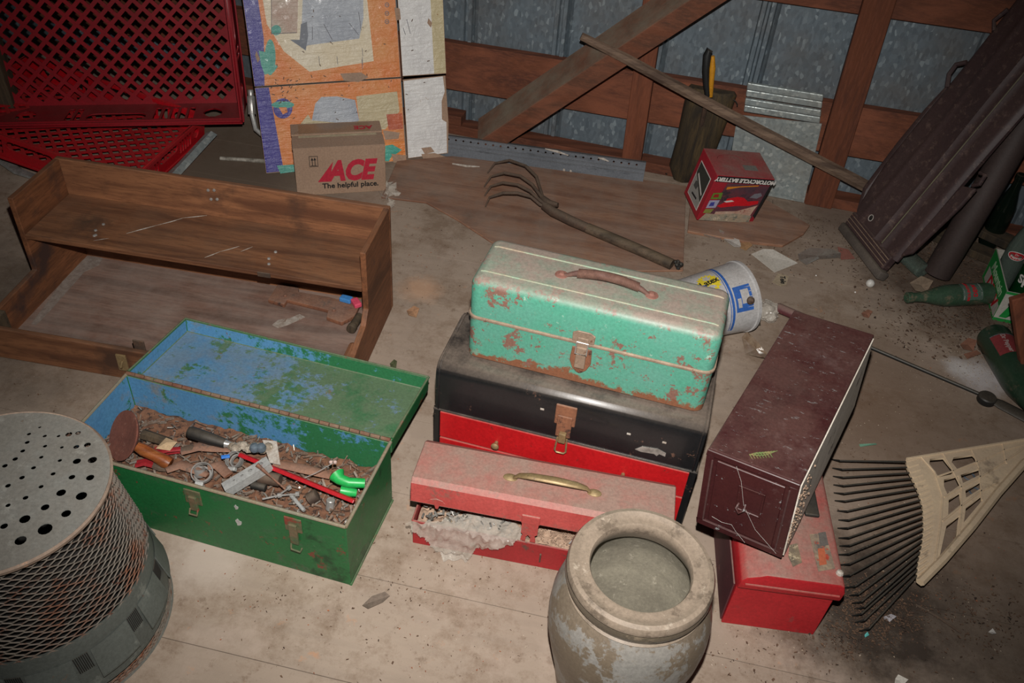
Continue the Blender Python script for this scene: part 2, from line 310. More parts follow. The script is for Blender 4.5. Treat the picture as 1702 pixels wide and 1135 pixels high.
def film(name, c, c2=None, patch=None):
    t = NT(name); v = t.vec((1, 1, 1)); st = t.vec((7, 45, 7))
    c_ = t.mix(t.ramp(t.noise(9, 5, v), .4, .65), lin(c), lin(c2 or c))
    c_ = t.mix(t.ramp(t.noise(16, 8, v, .7), .68, .70), c_, lin(patch or '9a6f4c'))
    t.l(c_, t.b.inputs['Base Color']); t.b.inputs['Roughness'].default_value = .35; t.b.inputs['Coat Weight'].default_value = .9; t.b.inputs['Coat Roughness'].default_value = .22
    h = t.math('ADD', t.noise(1.6, 5, st, .6), t.math('MULTIPLY', t.noise(22, 4, v, .6, 1.5), .8)); t.bump(h, 1.0, .006); return t.m
F_OR = film('orange print under film', 'dc7a2e', 'dc9350'); F_CR = film('cream print under film', 'dccdae', 'e2d6bd', 'b09070'); F_GY = film('grey tub print', 'a0a7b2', 'b4bac2', 'a0a7b2')
F_BL = film('violet blue border print', '2f2a8a', '3d3799', '8d84b8'); F_WH = film('white board face', 'e0dedb', 'd2d0ce', 'a37a56'); F_YE = film('pale yellow print', 'c2b48f', 'cabb95')
F_TE = film('teal splash print', '3c9a8c', '5ab09c', '3d4c8c')
PLUMB = surf('grey perforated channel', '666a70', '565a60', 5, [('464a50', 12, .56, .08, (1, 8, 8)), ('b9b8b6', 14, .72, .02)], ('6a5f54', .4), rough=.6, bump=.1)
BRASS = surf('dull brass', '9c8560', '86704f', 30, [('6d5a48', 40, .6, .1)], rough=.5, metal=.4)
STEEL = surf('scratched aluminium', 'b9b9b6', 'c9c9c5', 30, [('6b655e', 30, .6, .08)], rough=.42, metal=.45)
CHROME = surf('tarnished chrome', 'b5b2ae', '97938e', 40, rough=.3, metal=.45)
GRIT = surf('rusty grit and swarf', '5f4030', '7a553e', 40, [('3a2a22', 60, .55, .05), ('a08468', 90, .66, .04)], rough=.95, bump=.6, bsc=90)
BEIGEP = surf('beige plastic', 'd6bf9f', 'c8b193', 6, [('8f7d68', 12, .58, .12), ('8d8880', 9, .62, .06)], ('94857a', .35), rough=.5, bump=.03, mott=.1)
BLKM = surf('black spring steel', '232423', '2f302f', 20, [('5f5a52', 40, .64, .06)], ('7b6f60', .35), rough=.5, metal=.3)
BLKP = surf('black rubber', '161717', '202020', 20, dust=('6a6053', .4), rough=.55)
BLUE = flat('blue paint can print', '2f5aa0', .5); YEL = flat('yellow print', 'd2bc30', .5)
CANW = surf('scuffed white pail', 'b9b8b8', 'a9a6a4', 8, [('6f6a68', 30, .64, .03), ('8b7a6c', 12, .64, .06)], (DUST, .25), rough=.5, bump=.1)
VINYL = surf('dusty maroon vinyl', '382a2b', '402e2e', 4, [('5c4a44', 10, .55, .12, (4, 4, 1))], ('6b5a50', .5), rough=.55, bump=.12)
VINYLE = surf('grey edging', '4b443f', '5a524b', 9, dust=('6f6355', .5), rough=.7)
TUBEM = surf('dark brown pole paint', '3f322f', '362b28', 5, [('5c4a43', 16, .6, .1)], rough=.65, bump=.1)
GGLASS = glass_mat('green bottle glass', '2c5f3f', .12, .75); CGLASS = glass_mat('clear dusty glass', '9fb0a4', .12, .8)
GLABEL = flat('green label print', '1f8a3d', .5); RLABEL = flat('red label print', 'b3202a', .5)
YELG = surf('yellow rubber grip', 'c98d1c', 'b57a18', 10, [('3a2c18', 20, .62, .05)], rough=.5)
LEAF = surf('dead leaf crumbs', '4f3c30', '6d5340', 80, [('2e241e', 60, .55, .05)], rough=.95, bump=0)
GRAIN = surf('pale vermiculite', 'a98e78', '8d7462', 90, [('cdbba8', 90, .62, .05)], rough=.95, bump=0)
CLEARP = surf('clear polythene', 'bdb3a6', 'cac2b6', 10, rough=.2, bump=.8, bsc=22, spec=.9, alpha=.58, coat=.6)

# ---------------------------------------------------------------- the shed: floor, walls, framing
fb = MB().box(-3.2, 3.2, -.9, 3.9, -.12, -.024).build('floor', surf('dark earth under boards', '2a211b', rough=1)); tag(fb, None, None, kind='structure')
FA = R(-9); fd = Vector((math.cos(FA), math.sin(FA), 0)); fn = Vector((-math.sin(FA), math.cos(FA), 0))
FN = frame((0, 0, 0), fd, fn); random.seed(3)
for k in range(-3, 15):
    y0 = .753+.2165*(k-3); cuts = [-3.0, random.uniform(-.9, .9)*1.6, 3.0]
    for a, b in zip(cuts, cuts[1:]):
        m = MB(); m.X = FN; m.box(a+.0008, b-.0008, y0+.0008, y0+.2165-.0008, -.022, 0)
        m.build('plank', FLOOR, fb)
wall = MB(); wall.X = frame(W(0, -.045, 0), WD, (0, 0, 1)); wall.box(-2.0, 1.95, -.02, 2.35, -.01, 0); wb = tag(wall.build('wall_back', GALV), None, None, kind='structure')
for s in (-1.14, -.83, -.515, -.205, .11, .425, .735, 1.045, 1.36, 1.67):
    m = MB(); m.X = frame(W(s, -.045, 0), WD, (0, 0, 1))
    m.prism([(-.030, 0), (-.026, .014), (-.014, .014), (-.010, .003), (-.003, .003), (.001, .017), (.013, .017), (.018, .003), (.024, .010), (.030, 0)], 'y', -.02, 2.35); m.build('rib', GALV, wb, smooth=True)
m = MB(); m.X = frame(W(1.95, 0, 0), -WN, (0, 0, 1)); m.box(-3.0, .05, -.02, 2.35, -.02, 0); wr = tag(m.build('wall_right', GALV), None, None, kind='structure')
m = MB(); m.X = frame(W(-2.0, 0, 0), WN, (0, 0, 1)); m.box(-.05, 3.0, -.02, 2.35, -.02, 0); wl = tag(m.build('wall_left', GALV), None, None, kind='structure')
m = MB(); m.X = frame(W(0, 0, 2.35), WD, -WN); m.box(-2.1, 2.1, -3.0, .1, 0, .02); tag(m.build('ceiling', GALV), None, None, kind='structure')
tn = [0]
def beam(s0, z0a, z0b, s1, z1a, z1b, f0, f1, mat):
    """timber in the wall plane between two ends, each end given by its low and high edge; f0..f1 is its depth"""
    tn[0] += 1; m = MB(); m.X = frame(W(0, 0, 0), WD, (0, 0, 1)); P = [(s0, z0a), (s1, z1a), (s1, z1b), (s0, z0b)]
    m.prism(P, 'z', f0, f1); o = m.build('trim_%d' % tn[0], mat, bevel=.002, seg=1); return tag(o, None, None, kind='structure')
beam(-1.95, .118, .283, 1.9, .19, .355, -.034, 0, STUD)                    # lower girt
beam(.2, .60, .78, 1.9, .625, .81, -.034, 0, STUD)                           # upper girt
beam(-1.95, 0, .035, 1.9, 0, .035, -.034, .03, STUD)                         # sill
def post(p0, p1, wd, off, h, mat, dep=.04):
    """upright through two surveyed points on the wall face"""
    a = WP(*p0, off); b = WP(*p1, off); k = (a[0]-b[0])/(a[1]-b[1]); sb = b[0]-k*b[1]
    tn[0] += 1; m = MB(); m.X = frame(W(0, 0, 0), WD, (0, 0, 1)); m.prism([(sb-wd/2, 0), (sb+wd/2, 0), (sb+k*h+wd/2, h), (sb+k*h-wd/2, h)], 'z', off-dep, off)
    return tag(m.build('trim_%d' % tn[0], mat, bevel=.002, seg=1), None, None, kind='structure')
post((1087, 0), (1050, 258), .066, .04, 2.3, STUDV, .038)
post((1463, 0), (1365, 325), .086, .04, 2.3, STUDV, .038)
a = WP(824, 234, .15); b = WP(1178, 0, .15); dv = Vector((b[0]-a[0], b[1]-a[1])).normalized(); nv = Vector((-dv.y, dv.x))*.030
a = Vector(a)-dv*.06; e = Vector(a)+dv*2.0
nu = nv.normalized()*.045; m = MB(); m.X = frame(W(0, 0, 0), WD, (0, 0, 1)); A_ = Vector(a); m.add([(*(A_-nv), .15), (*(e-nv), .15), (*(e+nv), .15), (*(A_+nv), .15), (*(A_-nv+nu), .046), (*(e-nv+nu), .046), (*(e+nv+nu), .046), (*(A_+nv+nu), .046)],
    [(0, 1, 2, 3), (7, 6, 5, 4), (0, 4, 5, 1), (1, 5, 6, 2), (2, 6, 7, 3), (3, 7, 4, 0)]); tag(m.build('trim_20', BRACE, bevel=.002, seg=1), None, None, kind='structure')
m = MB(); m.X = frame(W(0, 0, 0), WD, (0, 0, 1)); m.box(-.28, -.2, .036, .07, -.03, .03); tag(m.build('trim_21', STUD, bevel=.002), None, None, kind='structure')

# ---------------------------------------------------------------- floor sheets
def sheet(name, px, th, mat, label, cat, z=0.0, parent=None):
    p = [G(u, v, z) for u, v in px]; m = MB(); m.prism([(q.x, q.y) for q in p], 'z', z+.0004, z+th); o = m.build(name, mat, parent, bevel=.0015, seg=1)
    return tag(o, label, cat) if label else o
PLYF = wood('worn plywood on floor', '8a634d', '76503d', '9c735a', 'x', .8, dust=(DUST, .6), rough=.88, src='World', rotz=R(9), dark=('6a5143', 4, .58))
sheet('plywood_sheet', [(634, 330), (708, 339), (760, 368), (812, 402), (905, 455), (1135, 452), (1140, 312), (1060, 300), (752, 262), (660, 270)], .007, PLYF, 'large worn brown plywood sheet lying on the floor under the cultivator', 'plywood')
sheet('plywood_scrap', [(1146, 348), (1262, 330), (1345, 378), (1335, 392), (1300, 412), (1235, 405), (1142, 388)], .010, PLYF, 'small split plywood scrap lying under and beside the red battery box', 'plywood')

# ---------------------------------------------------------------- open wooden desk organiser
MBN = at(-1.241, 1.546, 0, -.114); L, D, DS, HS, HW, HR = .873, .427, .212, .212, .313, .094
t = thing('desk_organizer', 'long dark brown wooden desk top with a raised shelf over an open tray', 'desk', MBN)
MB().box(.012, L-.012, .010, D-.012, .002, .016).build('base_board', BENCHB, t, bevel=.001, seg=1)
MB().box(0, L, D-.014, D, 0, HW).build('back_board', BENCH, t, bevel=.0025)
for sx in (0, L-.014):
    m = MB()
    if sx == 0: pr = [(0, 0), (D-.014, 0), (D-.014, HW), (D-DS, HW), (D-DS, .106), (.0, .100)]
    else: pr = [(0, 0), (D-.014, 0), (D-.014, HW), (D-DS, HW), (D-DS+.002, .150), (D-DS-.025, .118), (.105, .100), (.085, .100), (.070, .085), (.03, .02), (0, .02)]
    m.prism(pr, 'x', sx, sx+.014); m.build('side_board', BENCHY, t, bevel=.002)
MB().box(.014, L-.014, D-DS, D-.014, HS-.012, HS).build('shelf', BENCH, t, bevel=.0015)
MB().box(0, L, 0, .013, 0, HR).build('front_rail', BENCH, t, bevel=.003)
MB().box(.0145, .032, .012, .055, .017, .105).build('corner_block', DARKW, t, bevel=.003)
MB().box(L-.036, L-.0145, .100, .17, .017, .085).build('corner_block', BENCHY, t, bevel=.012)
for u, v in ((346, 316), (356, 316), (351, 331), (361, 331)):
    p = loc3(MBN, u, v, 'y', D-.014); m = MB(); m.X = Matrix.Translation(p) @ Matrix.Rotation(R(90), 4, 'X'); m.lathe([(.0042, 0), (.0036, .0022), (.001, .003)], 10, cap1=True); m.build('screw', CHROME, t, smooth=True)
for u, v in ((172, 373), (159, 383), (157, 392), (458, 419), (447, 430), (447, 439), (159, 391)):
    p = loc3(MBN, u, v, 'z', HS); m = MB(); m.X = Matrix.Translation(p); m.lathe([(.0042, 0), (.0036, .0022), (.001, .003)], 10, cap1=True); m.build('screw', CHROME, t, smooth=True)
def scratch(pts, z, wdt, mat, par, M, ax='z', name='paint_scratch'):
    P = [loc3(M, u, v, ax, z) for u, v in pts]
    for i in range(len(P)-1):
        m = MB(); a, b = P[i], P[i+1]; m.tube([a, (a+b)/2+Vector((random.uniform(-1, 1), random.uniform(-1, 1), 0))*.0015, b], [wdt*.3, wdt, wdt*.25], 6, flat=.25); m.build(name, mat, par, label='white paint scratch')
WPAINT = surf('flaked white paint', 'b8b1a8', '998b7e', 90, rough=.9, bump=.2)
scratch([(210, 388), (262, 374), (305, 362), (344, 358)], HS+.0003, .0022, WPAINT, t, MBN); scratch([(340, 428), (366, 418), (398, 409)], HS+.0003, .0018, WPAINT, t, MBN); scratch([(400, 418), (420, 410)], HS+.0003, .0014, WPAINT, t, MBN)
scratch([(155, 400), (181, 396)], HS+.0003, .001, WPAINT, t, MBN)
# hasp plates on the front rail
p = loc3(MBN, 236, 575, 'z', HR+.002)
m = MB(); m.box(p.x-.016, p.x+.012, .013, .017, .05, HR+.024); m.build('hasp_plate', RUSTD, t, bevel=.003, label='rusty slotted lock plate')
p = loc3(MBN, 203, 600, 'y', -.001); m = MB(); m.box(p.x-.012, p.x+.012, -.004, .001, p.z-.028, p.z+.02); m.tube([(p.x-.004, -.005, p.z-.02), (p.x, -.012, p.z-.01), (p.x+.003, -.005, p.z+.004)], .003, 6); m.build('hasp_plate', BRASS, t, bevel=.001)
m = MB(); p = loc3(MBN, 440, 456, 'y', D-DS-.001); m.box(p.x-.018, p.x+.014, D-DS-.003, D-DS, HS-.012, HS+.001); m.build('catch', RUSTD, t, bevel=.0008, seg=1)
q = [loc3(MBN, u, v, 'z', .0165) for u, v in ((452, 540), (462, 532), (484, 528), (498, 522), (507, 527), (492, 534), (478, 540), (462, 545))]
m = MB(); m.prism([(a.x, a.y) for a in q], 'z', .0161, .0169); m.build('white_blotch', surf('crusty white spill', 'a89f95', '8b7c70', 60, [('7a6558', 40, .54, .05)], rough=.95, bump=.4), t, label='crusty white spill')
q = [loc3(MBN, u, v, 'z', .0165) for u, v in ((118, 448), (150, 422), (172, 426), (165, 440), (140, 452), (80, 520), (60, 540), (52, 538))]
m = MB(); m.prism([(a.x, a.y) for a in q], 'z', .0161, .0167); m.build('dust_drift', surf('pale dust drift', '8d8178', '7a6b61', 60, rough=.95), t, label='pale dust drift')
# things inside the tray
def onboard(u, v, z=.018): return loc3(MBN, u, v, 'z', z)
m = MB(); m.X = MBN; zb = .0165
q = [onboard(u, v) for u, v in ((462, 478), (497, 483), (497, 490), (545, 498), (560, 502), (600, 508), (590, 530), (568, 541), (543, 532), (546, 520), (478, 503), (473, 511), (446, 503))]
m.prism([(a.x, a.y) for a in q], 'z', zb, zb+.012)
for u, v in ((474, 492), (555, 516)):
    p = onboard(u, v, .028); m.X = MBN @ Matrix.Translation(p); m.lathe([(.006, 0), (.004, .004), (.001, .005)], 10, cap1=True)
tag(m.build('iron_bracket', RUST, None, bevel=.002, smooth=True), 'red brown rusty iron bracket lying at the back of the desk tray', 'bracket')
for u0, v0, u1, v1, mt, nm in ((566, 498, 584, 503, flat('blue rubber', '3d7dbb', .6), 'small blue block beside the rusty bracket'), (587, 501, 595, 512, flat('pink rubber', 'cf4a63', .6), 'small pink block beside the blue block')):
    a = onboard(u0, v0, .03); b = onboard(u1, v1, .03); m = MB(); m.X = MBN @ at(a.x, a.y, .0165, math.atan2(b.y-a.y, b.x-a.x)); m.box(0, (b-a).length, -.008, .012, .0125, .026)
    tag(m.build('eraser', mt, None, bevel=.003), nm+' under the desk shelf', 'eraser')
a = onboard(583, 548, .034); b = onboard(598, 525, .034); m = MB(); m.tube([MBN @ a, MBN @ (a+(b-a)*.25), MBN @ (a+(b-a)*.27), MBN @ b], [.0125, .0125, .011, .011], 16)
tag(m.build('wooden_dowel', DARKW, None, bevel=.001, smooth=True), 'short round grey wooden dowel in the right corner of the desk tray', 'dowel')

# ---------------------------------------------------------------- green toolbox, lid thrown back
MG = at(-.847, 1.123, 0, -.215); L, D, H = .59, .221, .181
tg = thing('toolbox', 'large green metal toolbox standing open, full of old tools', 'toolbox', MG)
MB().open_box(L, D, H, .003).build('body', [GREEN, GREENIN], tg, bevel=.0015, seg=1)
rim = MB(); rim.tube([(0, 0, H), (L, 0, H)], .0035, 8); rim.tube([(0, 0, H), (0, D, H)], .0035, 8); rim.tube([(L, 0, H), (L, D, H)], .0035, 8); rim.build('rolled_rim', surf('worn rim', '7d7868', '85755f', 20, [('3f6a44', 12, .60, .1)], rough=.6), tg, smooth=True)
hg = MB(); n = 27
for i in range(n): hg.tube([(L*(i+.06)/n, D+.002, H+.003), (L*(i+.94)/n, D+.002, H+.003)], .0042, 8)
hg.build('piano_hinge', surf('rusty hinge', '7d6a56', '6d4534', 30, [('4b6a4a', 30, .6, .1)], rough=.8, bump=.3), tg, smooth=True)
ang = -.104; Lid = Matrix.Translation((0, D+.004, H+.002)) @ Matrix.Rotation(ang, 4, 'X')
m = MB(); m.X = Lid @ Matrix.Translation((0, 0, -.036)); m.open_box(L+.002, .222, .036, .003, -.001, 0)
lid = m.build('lid', [GREEN, GREENIN], tg, bevel=.0018, seg=1)
m = MB(); m.X = Lid; m.tube([(0, .222, 0), (L, .222, 0)], .003, 8); m.tube([(0, .004, 0), (0, .222, 0)], .003, 8); m.tube([(L, .004, 0), (L, .222, 0)], .003, 8); m.build('lid_rim', GREEN, lid, smooth=True)
for x in (.28, .485):
    m = MB(); m.box(x-.017, x+.017, -.003, 0, .128, .166); m.box(x-.008, x+.008, -.007, -.002, .112 if x < .4 else .095, .150); m.tube([(x-.008, -.007, .118), (x-.008, -.013, .108), (x+.008, -.013, .108), (x+.008, -.007, .118)] if x < .4 else [(x-.006, -.008, .098), (x-.004, -.014, .088), (x+.014, -.014, .086), (x+.016, -.008, .092)], .0022, 6)
    m.build('latch', surf('painted latch', '3f5a3c', '6e5b45', 30, [('7d3a2c', 20, .56, .06)], rough=.6), tg, bevel=.0012, seg=1)
for u, v, s_ in ((393, 843, .006), (397, 868, .009)):
    p = loc3(MG, u, v, 'y', 0); m = MB(); m.X = Matrix.Translation(p) @ Matrix.Rotation(R(90), 4, 'X'); m.prism([(s_*(1+.4*math.sin(5*a))*math.cos(a)*.7, s_*(1+.3*math.cos(3*a))*math.sin(a)) for a in [i*PI/6 for i in range(12)]], 'z', 0, .0006); m.build('paint_chip', STEEL, tg, label='bare metal chip')
m = MB(); m.box(.01, L-.01, .004, .012, 0, .004); m.tube([(L, 0, .002), (L, D, .002)], .003, 6); m.build('bottom_seam', GREEN, tg)
# ---- contents of the green toolbox
def gp(u, v, z): return G(u, v, z)
m = MB(); nx, ny = 60, 26
vs = [(.006+(L-.012)*i/nx, .006+(D-.012)*j/ny, .098+.012*noise.noise(Vector((i*.5, j*.55, 2)))+.006*noise.noise(Vector((i*1.7, j*1.7, 5)))) for j in range(ny+1) for i in range(nx+1)]
m.X = MG; m.add(vs, [(j*(nx+1)+i, j*(nx+1)+i+1, (j+1)*(nx+1)+i+1, (j+1)*(nx+1)+i) for j in range(ny) for i in range(nx)]); n0 = len(m.v)
m.add([(.006, .006, .004), (L-.006, .006, .004), (L-.006, D-.006, .004), (.006, D-.006, .004)], [(0, 3, 2, 1)])
tag(m.build('rust_debris', GRIT, smooth=True), 'rust, grit and swarf filling the bottom of the green toolbox', 'debris', kind='stuff')
m = MB(); random.seed(11)
for i in range(420):
    x, y = random.uniform(.02, L-.02), random.uniform(.015, D-.02); a = random.uniform(0, PI); l = random.uniform(.004, .016); z = .103+random.uniform(0, .012)
    m.X = MG @ at(x, y, z, a) @ Matrix.Rotation(random.uniform(-.5, .5), 4, 'Y'); r_ = random.uniform(.0008, .0022); m.box(-l, l, -r_, r_, -r_, r_)
tag(m.build('screws_and_nails', surf('rusty small hardware', '7a5a45', '8d8378', 50, [('3b2d27', 60, .55, .06)], rough=.7, metal=.3), None), 'scattered rusty nails and screws among the tools in the green toolbox', 'hardware', kind='stuff')
m = MB(); random.seed(77)
for i in range(150):
    x, y = random.uniform(.03, L-.02), random.uniform(.015, D-.02); l = random.uniform(.003, .009); m.X = MG @ at(x, y, .110+random.uniform(0, .008), random.uniform(0, 3)) @ Euler((random.uniform(0, 3), random.uniform(0, 3), 0)).to_matrix().to_4x4()
    if i % 3: m.tube([(-l, 0, 0), (l, 0, 0)], l*.25, 6)
    else: m.lathe([(l*.5, -.001), (l*.9, -.001), (l*.9, .001), (l*.5, .001), (l*.5, -.001)], 8, cap0=False)
tag(m.build('nuts_and_washers', surf('bright small hardware', 'a8a39b', '857b70', 60, [('6d4a36', 50, .58, .04)], rough=.35, metal=.4), None), 'bright nuts, pins and washers scattered over the rusty debris in the green toolbox', 'hardware', kind='stuff')
def tool(name, m, mat, label, cat, **k): return tag(m.build(name, mat, None, **k), label, cat)
# rusty disc with wooden handle
c = gp(207, 724, .145); ax = Vector((-.62, -.50, .60)).normalized()
q = ax.to_track_quat('Z', 'Y').to_matrix().to_4x4(); q.translation = c
td = thing('sanding_disc', 'rusty round disc pad tilted in the left end of the green toolbox', 'sanding disc', Matrix.Translation(c))
m = MB(); m.X = Matrix.Translation(-c) @ q; m.lathe([(.004, -.010), (.044, -.006), (.051, .001), (.051, .004), (.046, .004), (.025, .001), (.002, .0)], 40, cap1=True); m.build('disc', surf('dusty red rust', '7b4a3c', '6a3d31', 30, [('8f6858', 40, .6, .1)], rough=.95, bump=.4), td, smooth=True)
a, b = gp(228, 742, .150), gp(283, 771, .125)
tool('hand_tool', MB().tube([a, a+(b-a)*.2, a+(b-a)*.55, a+(b-a)*.85, b], [.010, .0125, .011, .014, .012], 14), wood('varnished handle', '8a4a25', '6f3a1d', '9c5f35', 'x', 3, rough=.35), 'short varnished orange brown wooden handle lying against the rusty disc', 'handle', smooth=True)
a, b = gp(238, 722, .125), gp(283, 736, .125)
tool('wood_scrap', MB().tube([a, b], [.012, .010], 7), DARKW, 'dark weathered stub of wood behind the varnished handle', 'wood scrap')
o_, e_ = gp(262, 738, .138), gp(300, 742, .136)
m = MB(); m.X = frame(o_, e_-o_, (.2, 1, 0)); m.add([(0, -.012, 0), (.03, -.016, .003), (.036, .01, .001), (.012, .016, .004), (.02, 0, .009)], [(0, 1, 4), (1, 2, 4), (2, 3, 4), (3, 0, 4), (3, 2, 1, 0)]); tool('paper_scrap', m, flat('buff paper', 'b59a78', .9), 'crumpled buff paper scrap by the back wall of the green toolbox', 'paper')
REDH = flat('dark red dipped grip', '8c2126', .45)
def pliers(pts1, pts2, jaw, label):
    t_ = thing('pliers', label, 'pliers', Matrix.Translation(pts1[0])); iv = Matrix.Translation(-pts1[0])
    for P in (pts1, pts2):
        m = MB(); m.X = iv; m.tube(P, [.005, .006, .0055, .005][:len(P)], 8, flat=.7); m.build('grip', REDH, t_, smooth=True)
    m = MB(); m.X = iv; m.tube(jaw, [.007, .011, .009, .004], 8, flat=.6); m.build('jaw', RUSTD, t_, smooth=True)
pliers([gp(262, 752, .128), gp(280, 748, .134), gp(300, 746, .132)], [gp(258, 745, .122), gp(278, 752, .118), gp(300, 750, .122)], [gp(300, 748, .128), gp(315, 746, .127), gp(330, 744, .125), gp(345, 742, .122)], 'pliers with dark red grips near the left of the green toolbox')
pliers([gp(225, 774, .118), gp(240, 770, .121), gp(254, 774, .118)], [gp(228, 768, .114), gp(242, 766, .116), gp(254, 772, .116)], [gp(254, 773, .117), gp(268, 776, .117), gp(280, 778, .116), gp(290, 780, .114)], 'small red gripped pliers under the varnished wooden handle')
for P, lb in (([(300, 752), (330, 742), (355, 745), (384, 748)], 'brown rusty tool blade lying across the middle back of the green toolbox'), ([(276, 782), (300, 772), (322, 780), (345, 790)], 'brown rusty tool blade near the front left of the green toolbox'), ([(345, 776), (362, 772), (380, 790)], 'short brown rusty strap right of the ring clamps'), ([(455, 770), (500, 778), (550, 790)], 'long rusty bar along the back of the green toolbox behind the red bar')):
    tool('rusty_blade', MB().tube([gp(u, v, .128) for u, v in P], [.008, .012, .010, .006][:len(P)], 8, flat=.35), RUST, lb, 'tool', smooth=True)
# black rasp handle
tr = thing('file_tool', 'dark handled tool with scarred black grip at the back of the green toolbox', 'file', Matrix.Translation(gp(340, 726, .14))); iv = Matrix.Translation(-gp(340, 726, .14))
a, b = gp(313, 717, .150), gp(374, 737, .140); m = MB(); m.X = iv; m.tube([a, a+(b-a)*.08, a+(b-a)*.6, b], [.010, .013, .0125, .010], 14); m.build('grip', BLKP, tr, smooth=True)
c = gp(398, 741, .138); m = MB(); m.X = iv; m.tube([b, b+(c-b)*.3, c], [.009, .006, .005], 10); m.build('ferrule', CHROME, tr, smooth=True)
# putty knife / brush
o_ = gp(420, 748, .135); tk = thing('putty_knife', 'plaster caked putty knife with a white blade against the back wall of the green toolbox', 'putty knife', Matrix.Translation(o_)); iv = Matrix.Translation(-o_)
m = MB(); m.X = iv; P = [gp(u, v, .140) for u, v in ((436, 731), (460, 733), (466, 772), (448, 768))]; m.add(P+[p-Vector((0, 0, .002)) for p in P], [(0, 1, 2, 3), (7, 6, 5, 4), (0, 4, 5, 1), (1, 5, 6, 2), (2, 6, 7, 3), (3, 7, 4, 0)]); m.build('blade', WPAINT, tk)
m = MB(); m.X = iv
for i in range(14): m.X = iv @ Matrix.Translation(gp(386+4.6*i, 741+3*math.sin(i*1.3)+.3*i, .139+.004*math.sin(i*2.1))); m.lathe([(.004, -.006), (.010, -.002), (.008, .004), (.003, .007)], 7, cap1=True)
m.build('plaster_crust', surf('cracked plaster', 'a3988a', '7d7060', 60, [('c9bfae', 60, .6, .04), ('5b463a', 40, .62, .06)], rough=.95, bump=.5), tk)
m = MB()
for dx in (-5, 6): m.X = Matrix.Translation(gp(428+dx, 744, .152)); m.lathe([(.002, -.009), (.009, -.006), (.0105, 0), (.008, .006), (.002, .009)], 12, cap1=True)
tool('lead_weight', m, surf('blue grey lead', '6a7680', '5a656e', 30, rough=.45, metal=.3), 'rounded blue grey metal lump on top of the putty knife', 'weight', smooth=True)
# clamps / cups
def ring(u, v, z, r, lb, tilt, extra=True):
    p = gp(u, v, z); t_ = thing('ring_clamp', lb, 'clamp', Matrix.Translation(p)); X = Matrix.Rotation(tilt[0], 4, 'X') @ Matrix.Rotation(tilt[1], 4, 'Y')
    m = MB(); m.X = X; m.lathe([(r, -.005), (r+.001, 0), (r, .005), (r-.002, .005), (r-.001, 0), (r-.002, -.005), (r, -.005)], 32, cap0=False); m.build('band', CHROME, t_, smooth=True)
    m = MB(); m.X = X @ Matrix.Translation((0, 0, -.010)); m.lathe([(r*.78, -.004), (r*.8, .003), (r*.62, .003), (r*.6, -.004), (r*.78, -.004)], 28, cap0=False); m.build('band', CHROME, t_, smooth=True)
    m = MB(); m.X = X; m.box(-.008, .008, -r-.006, -r+.001, -.005, .005); m.build('screw_housing', STEEL, t_, bevel=.001)
ring(336, 786, .128, .021, 'wide chrome ring clamp near the front left of the green toolbox', (.35, .1)); ring(389, 764, .135, .017, 'smaller chrome ring clamp left of the aluminium bar', (.5, -.3))
tool('socket', MB().lathe([(.001, 0), (.009, .001), (.011, .006), (.011, .018), (.008, .018), (.007, .006)], 20), CHROME, 'dark chrome socket cup inside the wide ring clamp', 'socket', smooth=True).matrix_world = Matrix.Translation(gp(332, 792, .116)) @ Matrix.Rotation(-.4, 4, 'X')
# square aluminium bar with holes
a, b = gp(371, 810, .142), gp(446, 765, .168); ex = (b-a); Ma = frame(a, ex, (ex.y, -ex.x, 0)); Ma = frame(a, ex, Vector((0, 0, 1)).cross(ex)); Lb = ex.length
ta = thing('aluminium_bar', 'pale grey square aluminium bar with round holes propped on the front rim', 'metal bar', Ma)
plate('bar_face', [(0, -.011), (Lb, -.011), (Lb, .011), (0, .011)], [circ(Lb*f, .001, r_) for f, r_ in ((.24, .0022), (.42, .003), (.60, .0042), (.83, .0052))], .002, STEEL, ta)
MB().box(0, Lb, -.011, -.009, -.020, 0).box(0, Lb, .009, .011, -.020, 0).box(Lb-.0015, Lb, -.0085, .0085, -.019, -.003).build('bar_sides', STEEL, ta)
tool('bolt', MB().tube([gp(427, 772, .172), gp(450, 792, .15), gp(474, 813, .128)], [.0045, .002, .002], 8), RUST, 'thin rusty bolt stuck through the last hole of the aluminium bar', 'bolt')
# hacksaw bar, green grips
a, b = gp(398, 755, .150), gp(589, 833, .150)
tool('red_bar', MB().tube([a, a+(b-a)*.5, b], .0062, 4, flat=.7), flat('red painted steel', 'a3161f', .4, bump=.1), 'long bright red flat bar lying diagonally through the green toolbox', 'metal bar', bevel=.001)
GRN = flat('green plastic grip', '22a04c', .4)
tool('green_grip', MB().tube([gp(560, 789, .160), gp(566, 797, .158), gp(580, 802, .156), gp(606, 803, .152)], [.016, .011, .010, .0095], 14), GRN, 'upper bright green plastic handle at the right end of the green toolbox', 'handle', smooth=True)
tool('green_grip', MB().tube([gp(566, 815, .138), gp(578, 817, .136), gp(592, 819, .132)], [.010, .010, .008], 12), GRN, 'lower bright green plastic handle beneath the red bar', 'handle', smooth=True)
tool('wire', MB().tube([gp(491, 801, .135), gp(525, 786, .16), gp(553, 770, .19)], .0008, 5), STEEL, 'thin straight wire standing up in the right half of the green toolbox', 'wire')
m = MB()
for u in (550, 557): m.X = Matrix.Translation(gp(u, 768, .19)); m.lathe([(.001, -.004), (.0035, -.002), (.0035, .002), (.001, .004)], 10, cap1=True)
tool('wire_nut', m, flat('pale pink cap', 'b59c94', .6), 'pair of tiny pale caps on the tip of the thin wire', 'cap')
